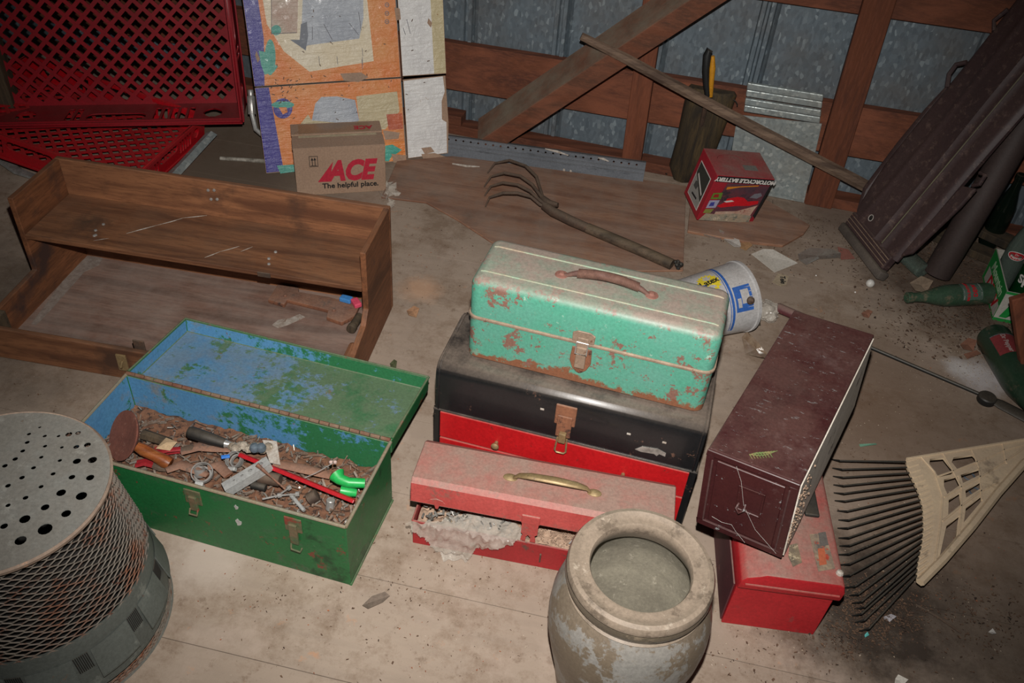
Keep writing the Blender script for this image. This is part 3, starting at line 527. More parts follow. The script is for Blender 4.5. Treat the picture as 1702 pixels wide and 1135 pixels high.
def cyl(name, u, v, z, r, l, dirv, mat, lb, cat):
    p = gp(u, v, z); d = Vector(dirv).normalized()*l/2; return tool(name, MB().tube([p-d, p-d*.9, p+d*.9, p+d], [r*.85, r, r, r*.85], 16), mat, lb, cat, smooth=True)
cyl('knurled_knob', 520, 826, .122, .012, .02, (1, .4, .6), RUSTD, 'dark round knob near the front right of the green toolbox', 'knob')
cyl('chrome_socket', 549, 838, .120, .0085, .024, (.1, .2, 1), CHROME, 'bright chrome socket near the front right of the green toolbox', 'socket')
cyl('dark_socket', 430, 808, .120, .008, .03, (1, -.2, 0), BLKM, 'dark socket lying below the aluminium bar', 'socket')
cyl('dark_cylinder', 448, 795, .130, .013, .045, (1, -.15, .05), RUSTD, 'brown rusty cylinder lying under the bolt', 'cylinder')
cyl('steel_pin', 494, 835, .118, .004, .05, (.7, -.7, 0), STEEL, 'short steel pin lying at the front of the green toolbox', 'pin')
for i, (u, v, a_) in enumerate(((452, 826, 20), (470, 818, 50), (482, 822, 10))):
    p = gp(u, v, .124); d = Vector((math.cos(R(a_)), math.sin(R(a_)), .05))*.018
    tool('wing_screw', MB().tube([p-d, p+d*.6, p+d*.6, p+d], [.002, .002, .005, .005], 8), CHROME, ['small bright screw', 'middle bright screw', 'right hand bright screw'][i]+' in the loose hardware right of the aluminium bar', 'screw')
tool('blue_clip', MB().tube([gp(368, 760, .142), gp(382, 758, .142)], .004, 6), flat('blue plastic', '2f6fc0', .5), 'tiny bright blue plastic clip beside the smaller ring clamp', 'clip')

# ---------------------------------------------------------------- black and red drawer box
MK = at(-.149, 1.308, 0, -.216); L, D, H = .546, .192, .312
tk = thing('tool_chest', 'black tool chest with bright red drawers, carrying the mint tackle box', 'tool chest', MK)
prof = [(.0, .192), (.0, .285), (.004, .300), (.013, .309), (.026, .312), (D-.026, .312), (D-.008, .306), (D, .292), (D, .192)]
m = MB(); m.prism(prof, 'x', .003, L-.003); lid = m.build('lid', BLACK, tk, bevel=.0012, seg=1, smooth=True)
m = MB(); m.tube([(.010, y-.0005 if y < .1 else y, z+.0005) for y, z in prof], .002, 6); m.tube([(L-.010, y, z+.0005) for y, z in prof], .002, 6); m.tube([(0, -.001, .192), (L, -.001, .192)], .0022, 6); m.build('lid_seam', BLACK, lid, smooth=True)
m = MB(); m.box(0, L, .006, D, 0, .1915); m.box(0, .013, -.001, .006, 0, .1915); m.box(L-.013, L, -.001, .006, 0, .1915); m.box(.013, L-.013, -.001, .006, 0, .036); m.build('body', BLACK, tk, bevel=.0015, seg=1)
for z0, z1 in ((.116, .188), (.039, .112)):
    d = MB(); d.box(.0145, L-.0145, -.003, .006, z0, z1); dr = d.build('drawer', REDD, tk, bevel=.0015)
    for x in (.139, .406):
        m = MB(); m.X = Matrix.Translation((x, -.003, (z0+z1)/2-.012)) @ Matrix.Rotation(R(90), 4, 'X'); m.lathe([(.004, 0), (.004, .006), (.008, .010), (.0085, .014), (.005, .017), (.001, .0175)], 16, cap1=True); m.build('knob', BRASS, dr, smooth=True)
la = MB(); la.box(.252, .294, -.004, .001, .236, .288); la.box(.258, .288, -.007, -.003, .205, .262); la = la.build('hasp', RUST, tk, bevel=.003)
m = MB(); m.box(.266, .281, -.016, -.006, .196, .222); m.build('latch', BRASS, la, bevel=.002)
m = MB(); m.tube([(.264, -.009, .205), (.262, -.013, .172), (.266, -.014, .168), (.281, -.014, .168), (.285, -.013, .172), (.283, -.009, .205)], .002, 6); m.build('bail', BRASS, la, smooth=True)
m = MB(); m.X = Matrix.Rotation(R(90), 4, 'X'); m.prism([(.418, .216), (.430, .228), (.462, .232), (.478, .226), (.478, .216), (.466, .219), (.462, .212), (.456, .216), (.430, .213)], 'z', .0005, .0015); m.build('sticker', surf('torn foil sticker', 'b9b6ae', '8f8b84', 60, rough=.3, metal=.5), tk, label='torn silver sticker')
for x, z in ((.40, .252), (.47, .252), (.225, .262)): MB().box(x-.004, x+.004, -.0012, 0, z-.002, z+.003).build('paint_chip', WPAINT, tk, bevel=.0005, seg=1)

# ---------------------------------------------------------------- mint tackle box
MT = at(-.089, 1.341, .3125, -.236); L, D, H = .474, .156, .192; SZ = .104
tt = thing('tackle_box', 'mint green metal tackle box with rust chips, on top of the black chest', 'tackle box', MT)
MB().rr(L, D, .020, [(.004, 0), (.0, .005), (0, SZ-.003)]).build('body', MINTB, tt, smooth=True)
MB().rr(L, D, .020, [(0, SZ+.003), (0, H-.016), (.003, H-.007), (.009, H-.002), (.017, H)]).build('lid', MINT, tt, smooth=True)
MB().rr(L+.006, D+.006, .023, [(.003, SZ-.004), (0, SZ-.002), (0, SZ+.002), (.003, SZ+.004)], x0=-.003, y0=-.003).build('seam_bead', BEAD, tt, smooth=True)
m = MB()
for y in (.034, .120): m.tube([(.012, y, H-.001), (.02, y, H+.0008), (L-.02, y, H+.0008), (L-.012, y, H-.001)], .0022, 6, flat=.8)
m.build('lid_ridge', surf('worn ridge', '9c8b76', '7f9a83', 30, rough=.6), tt, smooth=True)
h = MB(); P = [(.165, .077, H), (.18, .077, H+.008), (.20, .077, H+.016), (.235, .076, H+.020), (.265, .076, H+.019), (.295, .077, H+.014), (.312, .077, H+.008), (.325, .077, H)]
hh = h.tube(P, [.004, .005, .007, .0085, .0085, .007, .005, .004], 10).build('handle', surf('coiled rusty grip', '5a3f38', '6e5045', 60, rough=.7, bump=.3), tt, smooth=True)
m = MB()
for i in range(46):
    x = .190+.115*i/45; z = H+.012+.0075*math.sin(PI*i/45); q = [(x, .0765+.0088*math.cos(a), z+.0088*math.sin(a)) for a in [k*PI/5 for k in range(11)]]; m.tube(q, .0011, 4, caps=False)
m.build('coil', surf('coil wire', '65483f', '7a5b4e', 60, rough=.6), hh, smooth=True)
for x in (.158, .332):
    m = MB(); m.X = Matrix.Translation((x, .077, H-.0005)); m.lathe([(.013, 0), (.012, .002), (.006, .003), (.004, .006), (.001, .0065)], 16, cap1=True); m.build('rivet_plate', surf('pink brown rust', '8d6458', '7a5044', 40, rough=.8), tt, smooth=True)
lx = .229; Q = Matrix.Rotation(R(90), 4, 'X')
m = MB(); m.X = Q; m.prism([(lx-.021, .108), (lx-.022, .128), (lx-.012, .134), (lx+.012, .134), (lx+.022, .128), (lx+.021, .108)], 'z', .0005, .004); m.X = Matrix.Identity(4); la = m.build('latch_plate', BEAD, tt, bevel=.001, seg=1)
m = MB(); m.X = Q; m.prism([(lx-.019, .094), (lx-.021, .060), (lx-.014, .042), (lx-.005, .033), (lx, .031), (lx+.005, .033), (lx+.014, .042), (lx+.021, .060), (lx+.019, .094)], 'z', .0005, .004); m.build('latch_plate', RUST, tt, bevel=.001, seg=1, label='shield shaped rusty latch plate')
m = MB(); m.box(lx-.010, lx+.010, -.010, -.003, .048, .100); m.X = Q; m.prism([(lx-.011, .098), (lx+.011, .098), (lx+.011, .122), (lx-.011, .122)], 'z', .004, .008); m.build('latch_tongue', BEAD, la, bevel=.002)
m = MB(); m.tube([(lx-.011, -.009, .112), (lx-.011, -.0125, .086), (lx+.011, -.0125, .086), (lx+.011, -.009, .112), (lx-.011, -.009, .112)], .0014, 6); m.build('latch_wire', CHROME, la, smooth=True)

# ---------------------------------------------------------------- faded red toolbox, lid ajar
MP = at(-.169, 1.11, 0, -.127); L, D = .500, .140
tp = thing('toolbox', 'low faded red toolbox, lid ajar over a torn plastic bag', 'toolbox', MP)
MB().open_box(L-.006, D, .072, .002, .003).build('body', [PINKB, PINKB], tp, bevel=.001, seg=1)
m = MB(); m.tube([(.003, 0, .072), (L-.003, 0, .072)], .002, 6); m.tube([(.003, 0, .072), (.003, D, .072)], .002, 6); m.tube([(L-.003, 0, .072), (L-.003, D, .072)], .002, 6); m.build('body_rim', PINKB, tp, smooth=True)
pr = [(-.003, .136), (.0005, .184), (.010, .192), (.108, .187), (.128, .170), (.143, .100), (.143, .066)]; pi = [(.1405, .066), (.1405, .100), (.1262, .1685), (.107, .1845), (.011, .1895), (.003, .183), (-.0005, .136)]
m = MB(); m.prism(pr+pi, 'x', 0, L)
endp = [(-.003, .136), (.0005, .184), (.010, .192), (.108, .187), (.128, .170), (.143, .100), (.143, .070)]
for x in (0, L-.002): m.prism(endp, 'x', x, x+.002)
m.build('lid', PINK, tp, bevel=.0007, seg=1)
h = MB(); h.tube([(.190, .052, .193), (.199, .050, .204), (.222, .047, .211), (.27, .046, .213), (.31, .047, .210), (.330, .050, .203), (.338, .052, .192)], [.0045, .006, .0085, .0095, .0085, .006, .0045], 12, flat=.55); h.build('handle', BRASS, tp, smooth=True, label='worn brass handle')
for x in (.183, .346):
    m = MB(); m.X = Matrix.Translation((x, .053, .1895)) @ Matrix.Diagonal((1.5, 1, 1, 1)); m.lathe([(.010, -.001), (.009, .002), (.004, .005), (.001, .0055)], 14, cap1=True); m.build('handle_lug', BRASS, tp, smooth=True)
m = MB(); m.X = Q; x0 = .236
plate('hasp', [(x0-.016, .140), (x0-.016, .106), (x0-.012, .101), (x0-.015, .093), (x0-.016, .082), (x0-.006, .082), (x0-.006, .095), (x0-.002, .101), (x0+.003, .095), (x0+.003, .082), (x0+.014, .082), (x0+.013, .093), (x0+.011, .101), (x0+.016, .106), (x0+.016, .140)], [], .002, PINK, tp, Matrix.Translation((0, -.004, 0)) @ Q)
MB().box(x0-.018, x0+.018, -.0055, -.001, .134, .158).build('hasp_mount', PINK, tp, bevel=.002)
m = MB(); m.X = Q; m.prism([(.040, .152), (.052, .156), (.064, .152), (.070, .144), (.058, .138), (.055, .126), (.050, .126), (.047, .138), (.034, .144)], 'z', .002, .004); m.build('broken_hasp', PINK, tp, bevel=.0008, seg=1)
MB().box(.262, .265, -.004, .0, .022, .045).build('slot_mark', RUSTD, tp)
m = MB(); m.X = MP; nx, ny = 70, 20
vs = [(.008+(L-.016)*i/nx, .006+(D-.012)*j/ny, .066+.010*noise.noise(Vector((i*.2, j*.3, 9)))+.004*noise.noise(Vector((i*1.9, j*1.9, 1)))-(.016 if i < 26 else 0)) for j in range(ny+1) for i in range(nx+1)]
m.add(vs, [(j*(nx+1)+i, j*(nx+1)+i+1, (j+1)*(nx+1)+i+1, (j+1)*(nx+1)+i) for j in range(ny) for i in range(nx)]); random.seed(5)
for i in range(900):
    x, y = random.uniform(.20, L-.03), random.uniform(.008, D*.6); s_ = random.uniform(.001, .0032); m.X = MP @ at(x, y, .068+random.uniform(0, .008), random.uniform(0, 3)) @ Matrix.Rotation(random.uniform(0, 3), 4, 'X'); m.box(-s_, s_, -s_*.6, s_*.6, -s_*.4, s_*.4)
tag(m.build('vermiculite', GRAIN, smooth=False), 'pale brown granules filling the faded red toolbox', 'granules', kind='stuff')
random.seed(8); m = MB()
for i in range(160):
    x, y = random.uniform(.015, .20), random.uniform(.01, .07); l = random.uniform(.003, .011); m.X = MP @ at(x, y, .064+random.uniform(0, .022), random.uniform(0, 3)) @ Euler((random.uniform(-1, 1), random.uniform(-1, 1), 0)).to_matrix().to_4x4(); m.box(-l, l, -.002, .002, -.0008, .0008)
tag(m.build('metal_scraps', surf('grey scraps', '8d8a84', '5b564f', 90, [('b59b7c', 50, .6, .05)], rough=.4, metal=.3)), 'small grey metal scraps in the left end of the faded red toolbox', 'hardware', kind='stuff')
# torn clear bag spilling over the front edge
out = [(676, 866), (700, 868), (735, 862), (790, 848), (845, 858), (862, 868), (878, 890), (850, 903), (815, 909), (790, 912), (776, 930), (741, 930), (722, 910), (706, 888), (690, 880)]
random.seed(21); m = MB(); zs = {0: .074, 1: .085, 2: .09, 3: .105, 4: .10, 5: .09, 6: .075}
U0, U1, V0, V1, NU, NV = 676, 880, 846, 932, 102, 52
def inside(u, v):
    c = False; n = len(out)
    for i in range(n):
        (x1, y1), (x2, y2) = out[i], out[i-1]
        if (y1 > v) != (y2 > v) and u < (x2-x1)*(v-y1)/(y2-y1)+x1: c = not c
    return c
MPi = MP.inverted(); idx = {}; vs = []; fs = []
for j in range(NV+1):
    for i in range(NU+1):
        u = U0+(U1-U0)*i/NU; v = V0+(V1-V0)*j/NV; k = Vector((i*.15, j*.18, 3)); dn = .007*noise.noise(Vector((i*.2+j*.05, j*.06, 3)))+.0045*noise.noise(k*.9)+.0008*noise.noise(k*3)
        q = loc3(MP, u, v, 'y', -.008)
        if q.z > .076:
            q = loc3(MP, u, v, 'z', .078); q.z += .004
        if q.z < .004:
            q = loc3(MP, u, v, 'z', .006); q.y += .004
        q.y += -.006+dn; q.z = max(.003, q.z+dn*.5); idx[i, j] = len(vs); vs.append(tuple(q))
for j in range(NV):
    for i in range(NU):
        if inside(U0+(U1-U0)*(i+.5)/NU, V0+(V1-V0)*(j+.5)/NV): fs.append((idx[i, j], idx[i, j+1], idx[i+1, j+1], idx[i+1, j]))
m.X = MP; m.add(vs, fs); bag = m.build('plastic_bag', CLEARP, smooth=True); me = bag.data
b = bmesh.new(); b.from_mesh(me); bmesh.ops.delete(b, geom=[v for v in b.verts if not v.link_faces], context='VERTS'); b.to_mesh(me); b.free()
bag.data.set_sharp_from_angle(angle=R(80)); tag(bag, 'torn clear plastic bag spilling over the front of the faded red toolbox', 'bag')
tag(MB().tube([MP @ Vector(p) for p in ((.315, .01, .08), (.33, .02, .10), (.345, .008, .09), (.36, .02, .102), (.37, .03, .085))], .0015, 6).build('bent_wire', STEEL, smooth=True), 'bent grey wire in the granules of the faded red toolbox', 'wire')

# ---------------------------------------------------------------- red toolbox and maroon file box on it
MR = at(.448, .984, 0, -.056); L, D, H = .183, .354, .172
tb = thing('toolbox', 'bright red end of a dusty toolbox under the maroon file box', 'toolbox', MR)
m = MB(); m.prism([(.0, 0), (.176, 0), (.180, .128), (.002, .128)], 'y', 0.002, D-.004); m.build('body', REDB, tb, bevel=.0015)
MB().box(-.0035, -.0003, .006, D-.006, .006, .122).build('side_panel', REDDK, tb, bevel=.001, label='left side painted dark as shadow')  # shadow on the left side, put into the colour of a thin panel
m = MB(); m.prism([(0, .126), (.188, .126), (.190, .150), (.184, .170), (.176, .174), (.045, .174), (.034, .168), (.012, .160), (.004, .150)], 'y', -.006, D+.002); m.build('lid', REDB, tb, bevel=.0035, smooth=True)
MB().tube([(.012, -.0065, .142), (.182, -.0065, .142)], .0022, 6).build('lid_bead', REDB, tb, smooth=True)
for pts, mt, nm in (([(1345, 888), (1372, 886), (1388, 945), (1360, 950)], surf('worn paper label', '94806a', '6f6257', 60, [('a0402f', 12, .56, .04), ('5b5550', 30, .58, .04)], rough=.6), 'worn paper label'), ([(1312, 906), (1325, 903), (1333, 935), (1318, 942), (1310, 925)], surf('oval worn label', '86765f', '5f564b', 50, [('a5967c', 40, .56, .03)], rough=.6), 'worn oval label')):
    P = [loc3(MR, u, v, 'z', .1742) for u, v in pts]; m = MB(); m.prism([(p.x, p.y) for p in P], 'z', .1742, .1749); m.build('label_sticker', mt, tb, label=nm)
p = [loc3(MR, u, v, 'z', .1745) for u, v in ((1360, 886), (1372, 884), (1377, 906), (1363, 908))]
MB().prism([(q.x, q.y) for q in p], 'z', .1749, .1754).build('label_print', flat('blurred grey print', '5a544f', .7), tb)
p = [loc3(MR, u, v, 'z', .1745) for u, v in ((1359, 912), (1370, 911), (1374, 938), (1362, 940))]
MB().prism([(q.x, q.y) for q in p], 'z', .1749, .1754).build('label_print', flat('orange print', 'a5573a', .7), tb)
p = loc3(MR, 1349, 846, 'z', .176); m = MB(); m.box(p.x-.016, p.x+.012, p.y-.02, p.y+.06, .1742, .182); m.build('handle', BLKM, tb, bevel=.003)
p = loc3(MR, 1396, 952, 'z', .176); m = MB(); m.X = Matrix.Translation(p); m.lathe([(.007, -.002), (.006, .003), (.002, .006)], 9, cap1=True); m.build('plaster_spot', WPAINT, tb)
FM = Matrix(((.872, .481, -.092), (-.480, .877, .025), (.093, .023, .995))).to_4x4(); FM.translation = Vector((.371, 1.073, .186))
FM = frame(FM.translation, FM.col[0][:3], FM.col[1][:3]); L, D, H = .163, .465, .193
tf = thing('file_box', 'long scratched maroon metal file box lying across the red toolbox', 'file box', FM)
MB().box(0, L, .004, D, 0, H).build('body', MAROON, tf, bevel=.0025)
MB().box(L-.0015, L+.002, .006, D-.006, .004, H-.006).build('side_panel', MAROOND, tf, label='dusty grey side panel')
m = MB(); m.box(0, L, 0, .004, 0, .014).box(0, L, 0, .004, H-.012, H).box(0, .014, 0, .004, .014, H-.012).box(L-.016, L, 0, .004, .014, H-.012).box(.020, L-.022, .0, .004, .020, H-.018); m.build('front_frame', MAROON, tf, bevel=.0012, seg=1)
m = MB(); m.tube([(.012, -.001, .018), (.012, -.001, H-.02)], .0016, 6); m.tube([(L-.014, -.001, .018), (L-.014, -.001, H-.02)], .0016, 6); m.tube([(.012, -.001, .016), (L-.014, -.001, .016)], .0014, 6); m.build('frame_bead', surf('dusty maroon edge', '553c3a', '472f2e', 40, rough=.6), tf, smooth=True)
m = MB(); x0, z0 = .066, .080; m.box(x0, x0+.046, -.003, 0, z0, z0+.004).box(x0, x0+.004, -.003, 0, z0, z0+.06).box(x0+.042, x0+.046, -.003, 0, z0, z0+.06).box(x0, x0+.046, -.003, 0, z0+.056, z0+.06); m.build('card_holder', MAROON, tf, bevel=.001, seg=1)
m = MB(); m.tube([(.072, -.004, .10), (.070, -.012, .094), (.076, -.014, .086), (.084, -.010, .094), (.083, -.003, .102)], .0025, 6); m.build('pull', MAROON, tf, smooth=True)
m = MB(); random.seed(31)
for i in range(90):
    tt_ = random.random(); s_ = random.uniform(.0007, .0019); m.X = Matrix.Translation((L+.0027, .006+.10*tt_*tt_, random.uniform(.03, H-.02))) @ Euler((random.uniform(0, 3),)*3).to_matrix().to_4x4(); m.box(-s_*.7, s_*.7, -s_, s_, -s_, s_)
m.build('debris_crust', GRAIN, tf, kind='stuff')
# cobweb threads and cedar sprig
P = [loc3(FM, u, v, 'y', -.004) for u, v in ((1224, 775), (1232, 800), (1236, 840), (1255, 880), (1290, 920))]; 
P2 = [loc3(FM, u, v, 'y', -.006) for u, v in ((1183, 858), (1200, 868), (1216, 872), (1222, 882), (1238, 902))]
for q_ in (P, P2): m = MB(); m.tube(q_, .00022, 4); m.build('cobweb_thread', WHT, tf)
m = MB(); P = [loc3(FM, u, v, 'z', H+.002) for u, v in ((1246, 755), (1260, 757), (1272, 756), (1284, 752))]; m.tube([FM @ p for p in P], .001, 5)
for i in range(16):
    a = P[0].lerp(P[-1], i/16); s_ = 1 if i % 2 else -1; m.tube([FM @ a, FM @ (a+Vector((.008, s_*.009, .001)))], [.0014, .0006], 4)
tag(m.build('cedar_sprig', surf('dry cedar', '86744c', '5f6f3e', 60, rough=.8)), 'small dry green and tan cedar sprig on top of the maroon file box', 'sprig')
# ---------------------------------------------------------------- red plastic trays
def lattice(name, L, D, pitch, bar, th, mat, par, M=None):
    """square openings set on the diagonal, as in a bread tray base"""
    holes = []; h = (pitch-bar)/2; e = .022
    nx, ny = int((L-2*e)/(pitch*1.414/2)), int((D-2*e)/(pitch*1.414/2)); q = pitch*1.414/2; r = (pitch-bar)*1.414/2
    for i in range(nx+1):
        for j in range(ny+1):
            if (i+j) % 2: continue
            x = e+i*q+(L-2*e-nx*q)/2; y = e+j*q+(D-2*e-ny*q)/2
            if x-r < .008 or x+r > L-.008 or y-r < .008 or y+r > D-.008: continue
            holes.append([(x-r, y), (x, y-r), (x+r, y), (x, y+r)])
    return plate(name, [(0, 0), (L, 0), (L, D), (0, D)], holes, th, mat, par, M)
def slot(x0, x1, y0, y1): 
    r = (y1-y0)/2; n = 6
    return [(x1-r+r*math.cos(a), y0+r+r*math.sin(a)) for a in [R(-90+180*i/n) for i in range(n+1)]]+[(x0+r-r*math.cos(a), y0+r-r*math.sin(a)) for a in [R(-90+180*i/n) for i in range(n+1)]]
def tray(M, L, D, Hh, mat, label, pitch):
    t = thing('plastic_tray', label, 'tray', M, 'red plastic trays stacked by the desk')
    lattice('lattice_base', L, D, pitch, pitch*.34, .004, mat, t, Matrix.Translation((0, 0, .006)))
    def wall(A, n):
        m = A; ln = L if n < 2 else D
        hs = [slot(ln*.36, ln*.60, Hh*.48, Hh*.80), slot(ln*.83, ln*.91, Hh*.3, Hh*.75), slot(ln*.08, ln*.16, Hh*.3, Hh*.75)]
        for k in range(5): x = ln*(.63+.035*k); hs.append([(x, Hh*.25), (x+ln*.024, Hh*.25), (x+ln*.024, Hh*.78), (x, Hh*.78)])
        for k in range(2): x = ln*(.28+.035*k); hs.append([(x, Hh*.25), (x+ln*.024, Hh*.25), (x+ln*.024, Hh*.78), (x, Hh*.78)])
        w_ = plate('side_wall', [(0, 0), (ln, 0), (ln, Hh), (0, Hh)], hs, .004, mat, t, m)
        b = MB(); b.X = m
        for y in (Hh-.004, Hh*.88, .004): b.box(0, ln, y-.0028, y+.0028, -.007, .006)
        for k in range(26): b.box(ln*(k+.5)/26-.0009, ln*(k+.5)/26+.0009, Hh*.80, Hh*.88, -.005, .005)
        b.build('wall_rib', mat, w_)
    wall(frame((0, 0, 0), (1, 0, 0), (0, 0, 1)), 0); wall(frame((0, D, 0), (1, 0, 0), (0, 0, 1)), 1)
    wall(frame((0, 0, 0), (0, 1, 0), (0, 0, 1)), 2); wall(frame((L, 0, 0), (0, 1, 0), (0, 0, 1)), 3)
    return t
T2 = Matrix.Translation((-1.17, 2.25, .004)) @ Matrix.Rotation(R(-10), 4, 'Z') @ Matrix.Rotation(R(10), 4, 'Y') @ Matrix.Translation((-.62, 0, 0))
tray(T2, .62, .44, .085, REDPL2, 'bright red plastic tray lying flat behind the wooden desk', .030)
T1 = Matrix.Translation((-.925, 2.600, .115)) @ Matrix.Rotation(R(13), 4, 'Z') @ Matrix.Rotation(R(84), 4, 'X') @ Matrix.Translation((-.76, 0, -.185))
tray(T1, .76, .62, .185, REDPL, 'dark red plastic tray standing on its side, lattice facing out', .036)
# chrome legged thing and strips around the trays
m = MB(); a, b = G(352, 222, .05), G(288, 288, .02); m.tube([a, b+Vector((0, -.05, .0))], .020, 4, flat=.5); tag(m.build('metal_strip', GALV2), 'grey metal strip lying beside the right edge of the flat red tray', 'metal strip')
m = MB(); m.tube([G(366, 263, .006), G(400, 265, .006), G(443, 268, .006)], [.006, .006, .007], 8); tag(m.build('white_stick', surf('flaking white stick', 'a39d92', '6f695f', 60, rough=.8), smooth=True), 'flaking white stick on the floor left of the printed cardboard', 'stick')
m = MB(); m.tube([G(-60, 225, .05), G(0, 262, .02), G(30, 285, .012), G(62, 296, .010)], [.022, .02, .016, .012], 8, flat=.5); tag(m.build('chrome_strip', CHROME, smooth=True), 'curved shiny metal strip on the floor at the left edge', 'metal strip')
m = MB(); P = [V3 for V3 in (G(450, 236, .03), G(425, 215, .05), G(419, 190, .09), G(417, 160, .14))]; m.tube(P, .008, 10); tg_ = thing('hose_fitting', 'grey bent metal pipe with a collar behind the cardboard edge', 'pipe'); m.build('pipe', STEEL, tg_, smooth=True)
m = MB(); m.tube([P[2]+(P[3]-P[2])*.0, P[3]], .014, 10); m.tube([P[3], P[3]+(P[3]-P[2])*.35], .010, 10); m.build('collar', CHROME, tg_, bevel=.001, smooth=True)
m = MB(); b = Vector((-1.72, 2.62, 0)); m.X = at(b.x, b.y, 0, .2); m.box(-.05, .05, -.04, .04, 0, 1.9); tag(m.build('corner_post', DARKW, bevel=.004), 'dark weathered post standing at the far left behind the red trays', 'post')

# ---------------------------------------------------------------- printed cardboard leaning on the wall
P0, P1 = G(443, 290), G(748, 262); e_ = (P1-P0).normalized(); lean = R(15); upv = Vector((0, 0, math.cos(lean))) + Vector((-e_.y, e_.x, 0))*math.sin(lean)
CM = frame(P0, e_, upv); CW, CH, FX, FY = (P1-P0).length, .98, .458, .274
def cp(u, v):
    n = CM.to_3x3().col[2]; X = PL(u, v, P0, n); q = CM.inverted() @ X; return (q.x, q.y)
tc_ = thing('flattened_carton', 'unfolded printed cardboard in orange, cream and white leaning upright behind the box', 'cardboard', CM)
m = MB(); m.box(0, FX-.003, .004, FY-.003, -.004, 0); m.build('panel', KRAFT, tc_); m = MB(); m.box(0, FX-.003, FY+.001, CH, -.004, 0); m.build('panel', KRAFT, tc_)
m = MB(); m.X = Matrix.Translation((0, 0, -.002)); m.prism([(FX+.003, .010), (CW-.006, .016), (CW, .12), (CW-.004, FY-.004), (FX+.003, FY-.008)], 'z', -.002, .002); m.build('flap', KRAFT, tc_)
m = MB(); m.box(FX+.003, CW, FY+.002, CH, -.006, -.002); m.build('flap', KRAFT, tc_)
def pr(name, pts, mat, z, conv=True, par=None):
    P = [cp(*p) for p in pts] if conv else pts; m = MB(); m.prism(P, 'z', z, z+.0004); return m.build(name, mat, par or tc_)
pr('print', [(0.001, .006), (FX-.005, .006), (FX-.005, FY-.004), (.001, FY-.004)], F_OR, .0002, False); pr('print', [(0.001, FY+.002), (FX-.005, FY+.002), (FX-.005, CH-.002), (.001, CH-.002)], F_OR, .0002, False)
pr('border_print', [(.001, .006), (.055, .006), (.042, FY-.004), (.001, FY-.004)], F_BL, .0008, False); pr('border_print', [(.001, FY+.002), (.030, FY+.002), (.046, FY+.14), (.034, CH-.002), (.001, CH-.002)], F_BL, .0008, False)
pr('cream_print', [(.075, CH-.01), (.055, FY+.30), (.06, FY+.18), (.10, FY+.10), (.17, FY+.035), (.372, FY+.055), (.352, CH-.01)], F_CR, .0008, False)
pr('tub_print', [cp(*p) for p in ((500, 80), (513, 75), (597, 64), (604, 30), (603, -60), (505, -60))], F_GY, .0014, False)
pr('tub_print', [cp(*p) for p in ((518, 200), (524, 172), (534, 161), (560, 160), (590, 166), (597, 200), (585, 206))], F_GY, .0010, False)
pr('cream_print', [cp(*p) for p in ((500, 205), (512, 190), (518, 200), (597, 200), (592, 160), (660, 152), (664, 185), (640, 215), (500, 215))], F_YE, .0007, False)
pr('tub_fold_print', [cp(*p) for p in ((500, 40), (510, 36), (512, 60), (508, 84), (500, 78), (482, 66), (498, 66))], flat('slate print', '5f6672', .4), .0018, False)
pr('picture_print', [cp(*p) for p in ((451, 57), (494, 55), (496, -30), (450, -30))], film('worn picture', 'bfae9c', 'b08a78'), .0012, False)
pr('picture_print', [cp(*p) for p in ((642, 190), (668, 188), (670, 214), (646, 216))], film('orange red picture', 'c45a2c', 'a8432a'), .0012, False)
for u, v, rx, ry, mt in ((459, 50, 8.5, 8.5, F_TE), (449, 95, 9, 30, F_TE), (470, 180, 16, 17, F_BL), (470, 174, 19, 6, F_TE)): pr('badge_print', [cp(u+rx*math.cos(k*PI/9), v+ry*math.sin(k*PI/9)) for k in range(18)], mt, .0016 if mt is F_BL else .0021, False)
pr('badge_print', [cp(u, v) for u, v in ((463, 178), (470, 190), (478, 186), (476, 178))], F_OR, .0028, False)
pr('splash_print', [cp(u, v) for u, v in ((430, 84), (440, 86), (446, 100), (462, 110), (455, 120), (440, 124), (434, 108))], F_TE, .0014, False)
pr('splash_print', [cp(u, v) for u, v in ((640, 242), (652, 240), (668, 249), (658, 256), (652, 258), (646, 268), (640, 268))], F_TE, .0014, False)
pr('splash_print', [cp(u, v) for u, v in ((460, 275), (490, 273), (490, 285), (466, 288))], F_TE, .0014, False)
pr('flap_print', [(FX+.004, .012), (CW-.010, .018), (CW-.007, .12), (CW-.022, .13), (CW-.020, .19), (CW-.008, .22), (CW-.012, FY-.006), (FX+.005, FY-.012)], F_WH, .0004, False)
pr('flap_print', [(FX+.004, FY+.004), (CW-.04, FY+.004), (CW-.04, CH-.004), (FX+.004, CH-.004)], F_WH, -.0018, False); pr('flap_print', [(CW-.04, FY+.004), (CW-.001, FY+.004), (CW-.001, CH-.004), (CW-.04, CH-.004)], F_YE, -.0018, False)
for a in (((519, 44), (519, 66)), ((538, 40), (552, 66)), ((580, 38), (596, 58)), ((596, 20), (600, 50)), ((451, 57), (451, -20)), ((451, 56), (493, 54)), ((676, 32), (682, 56)), ((670, 46), (674, 58))):
    p, q = cp(*a[0]), cp(*a[1]); m = MB(); m.tube([(p[0], p[1], .0028 if a[0][0] < 640 else 0), (q[0], q[1], .0028 if a[0][0] < 640 else 0)], .0008, 4); m.build('line_print', INK, tc_)
FILMW = surf('clear film wrap', 'cfc8bf', 'd8d2ca', 10, rough=.13, bump=.5, bsc=60, spec=1.0, alpha=.08, coat=1.0, mott=0)
m = MB(); nx, ny = 70, 90; X0, X1, Y0, Y1 = .004, FX-.004, .004, CH*.62
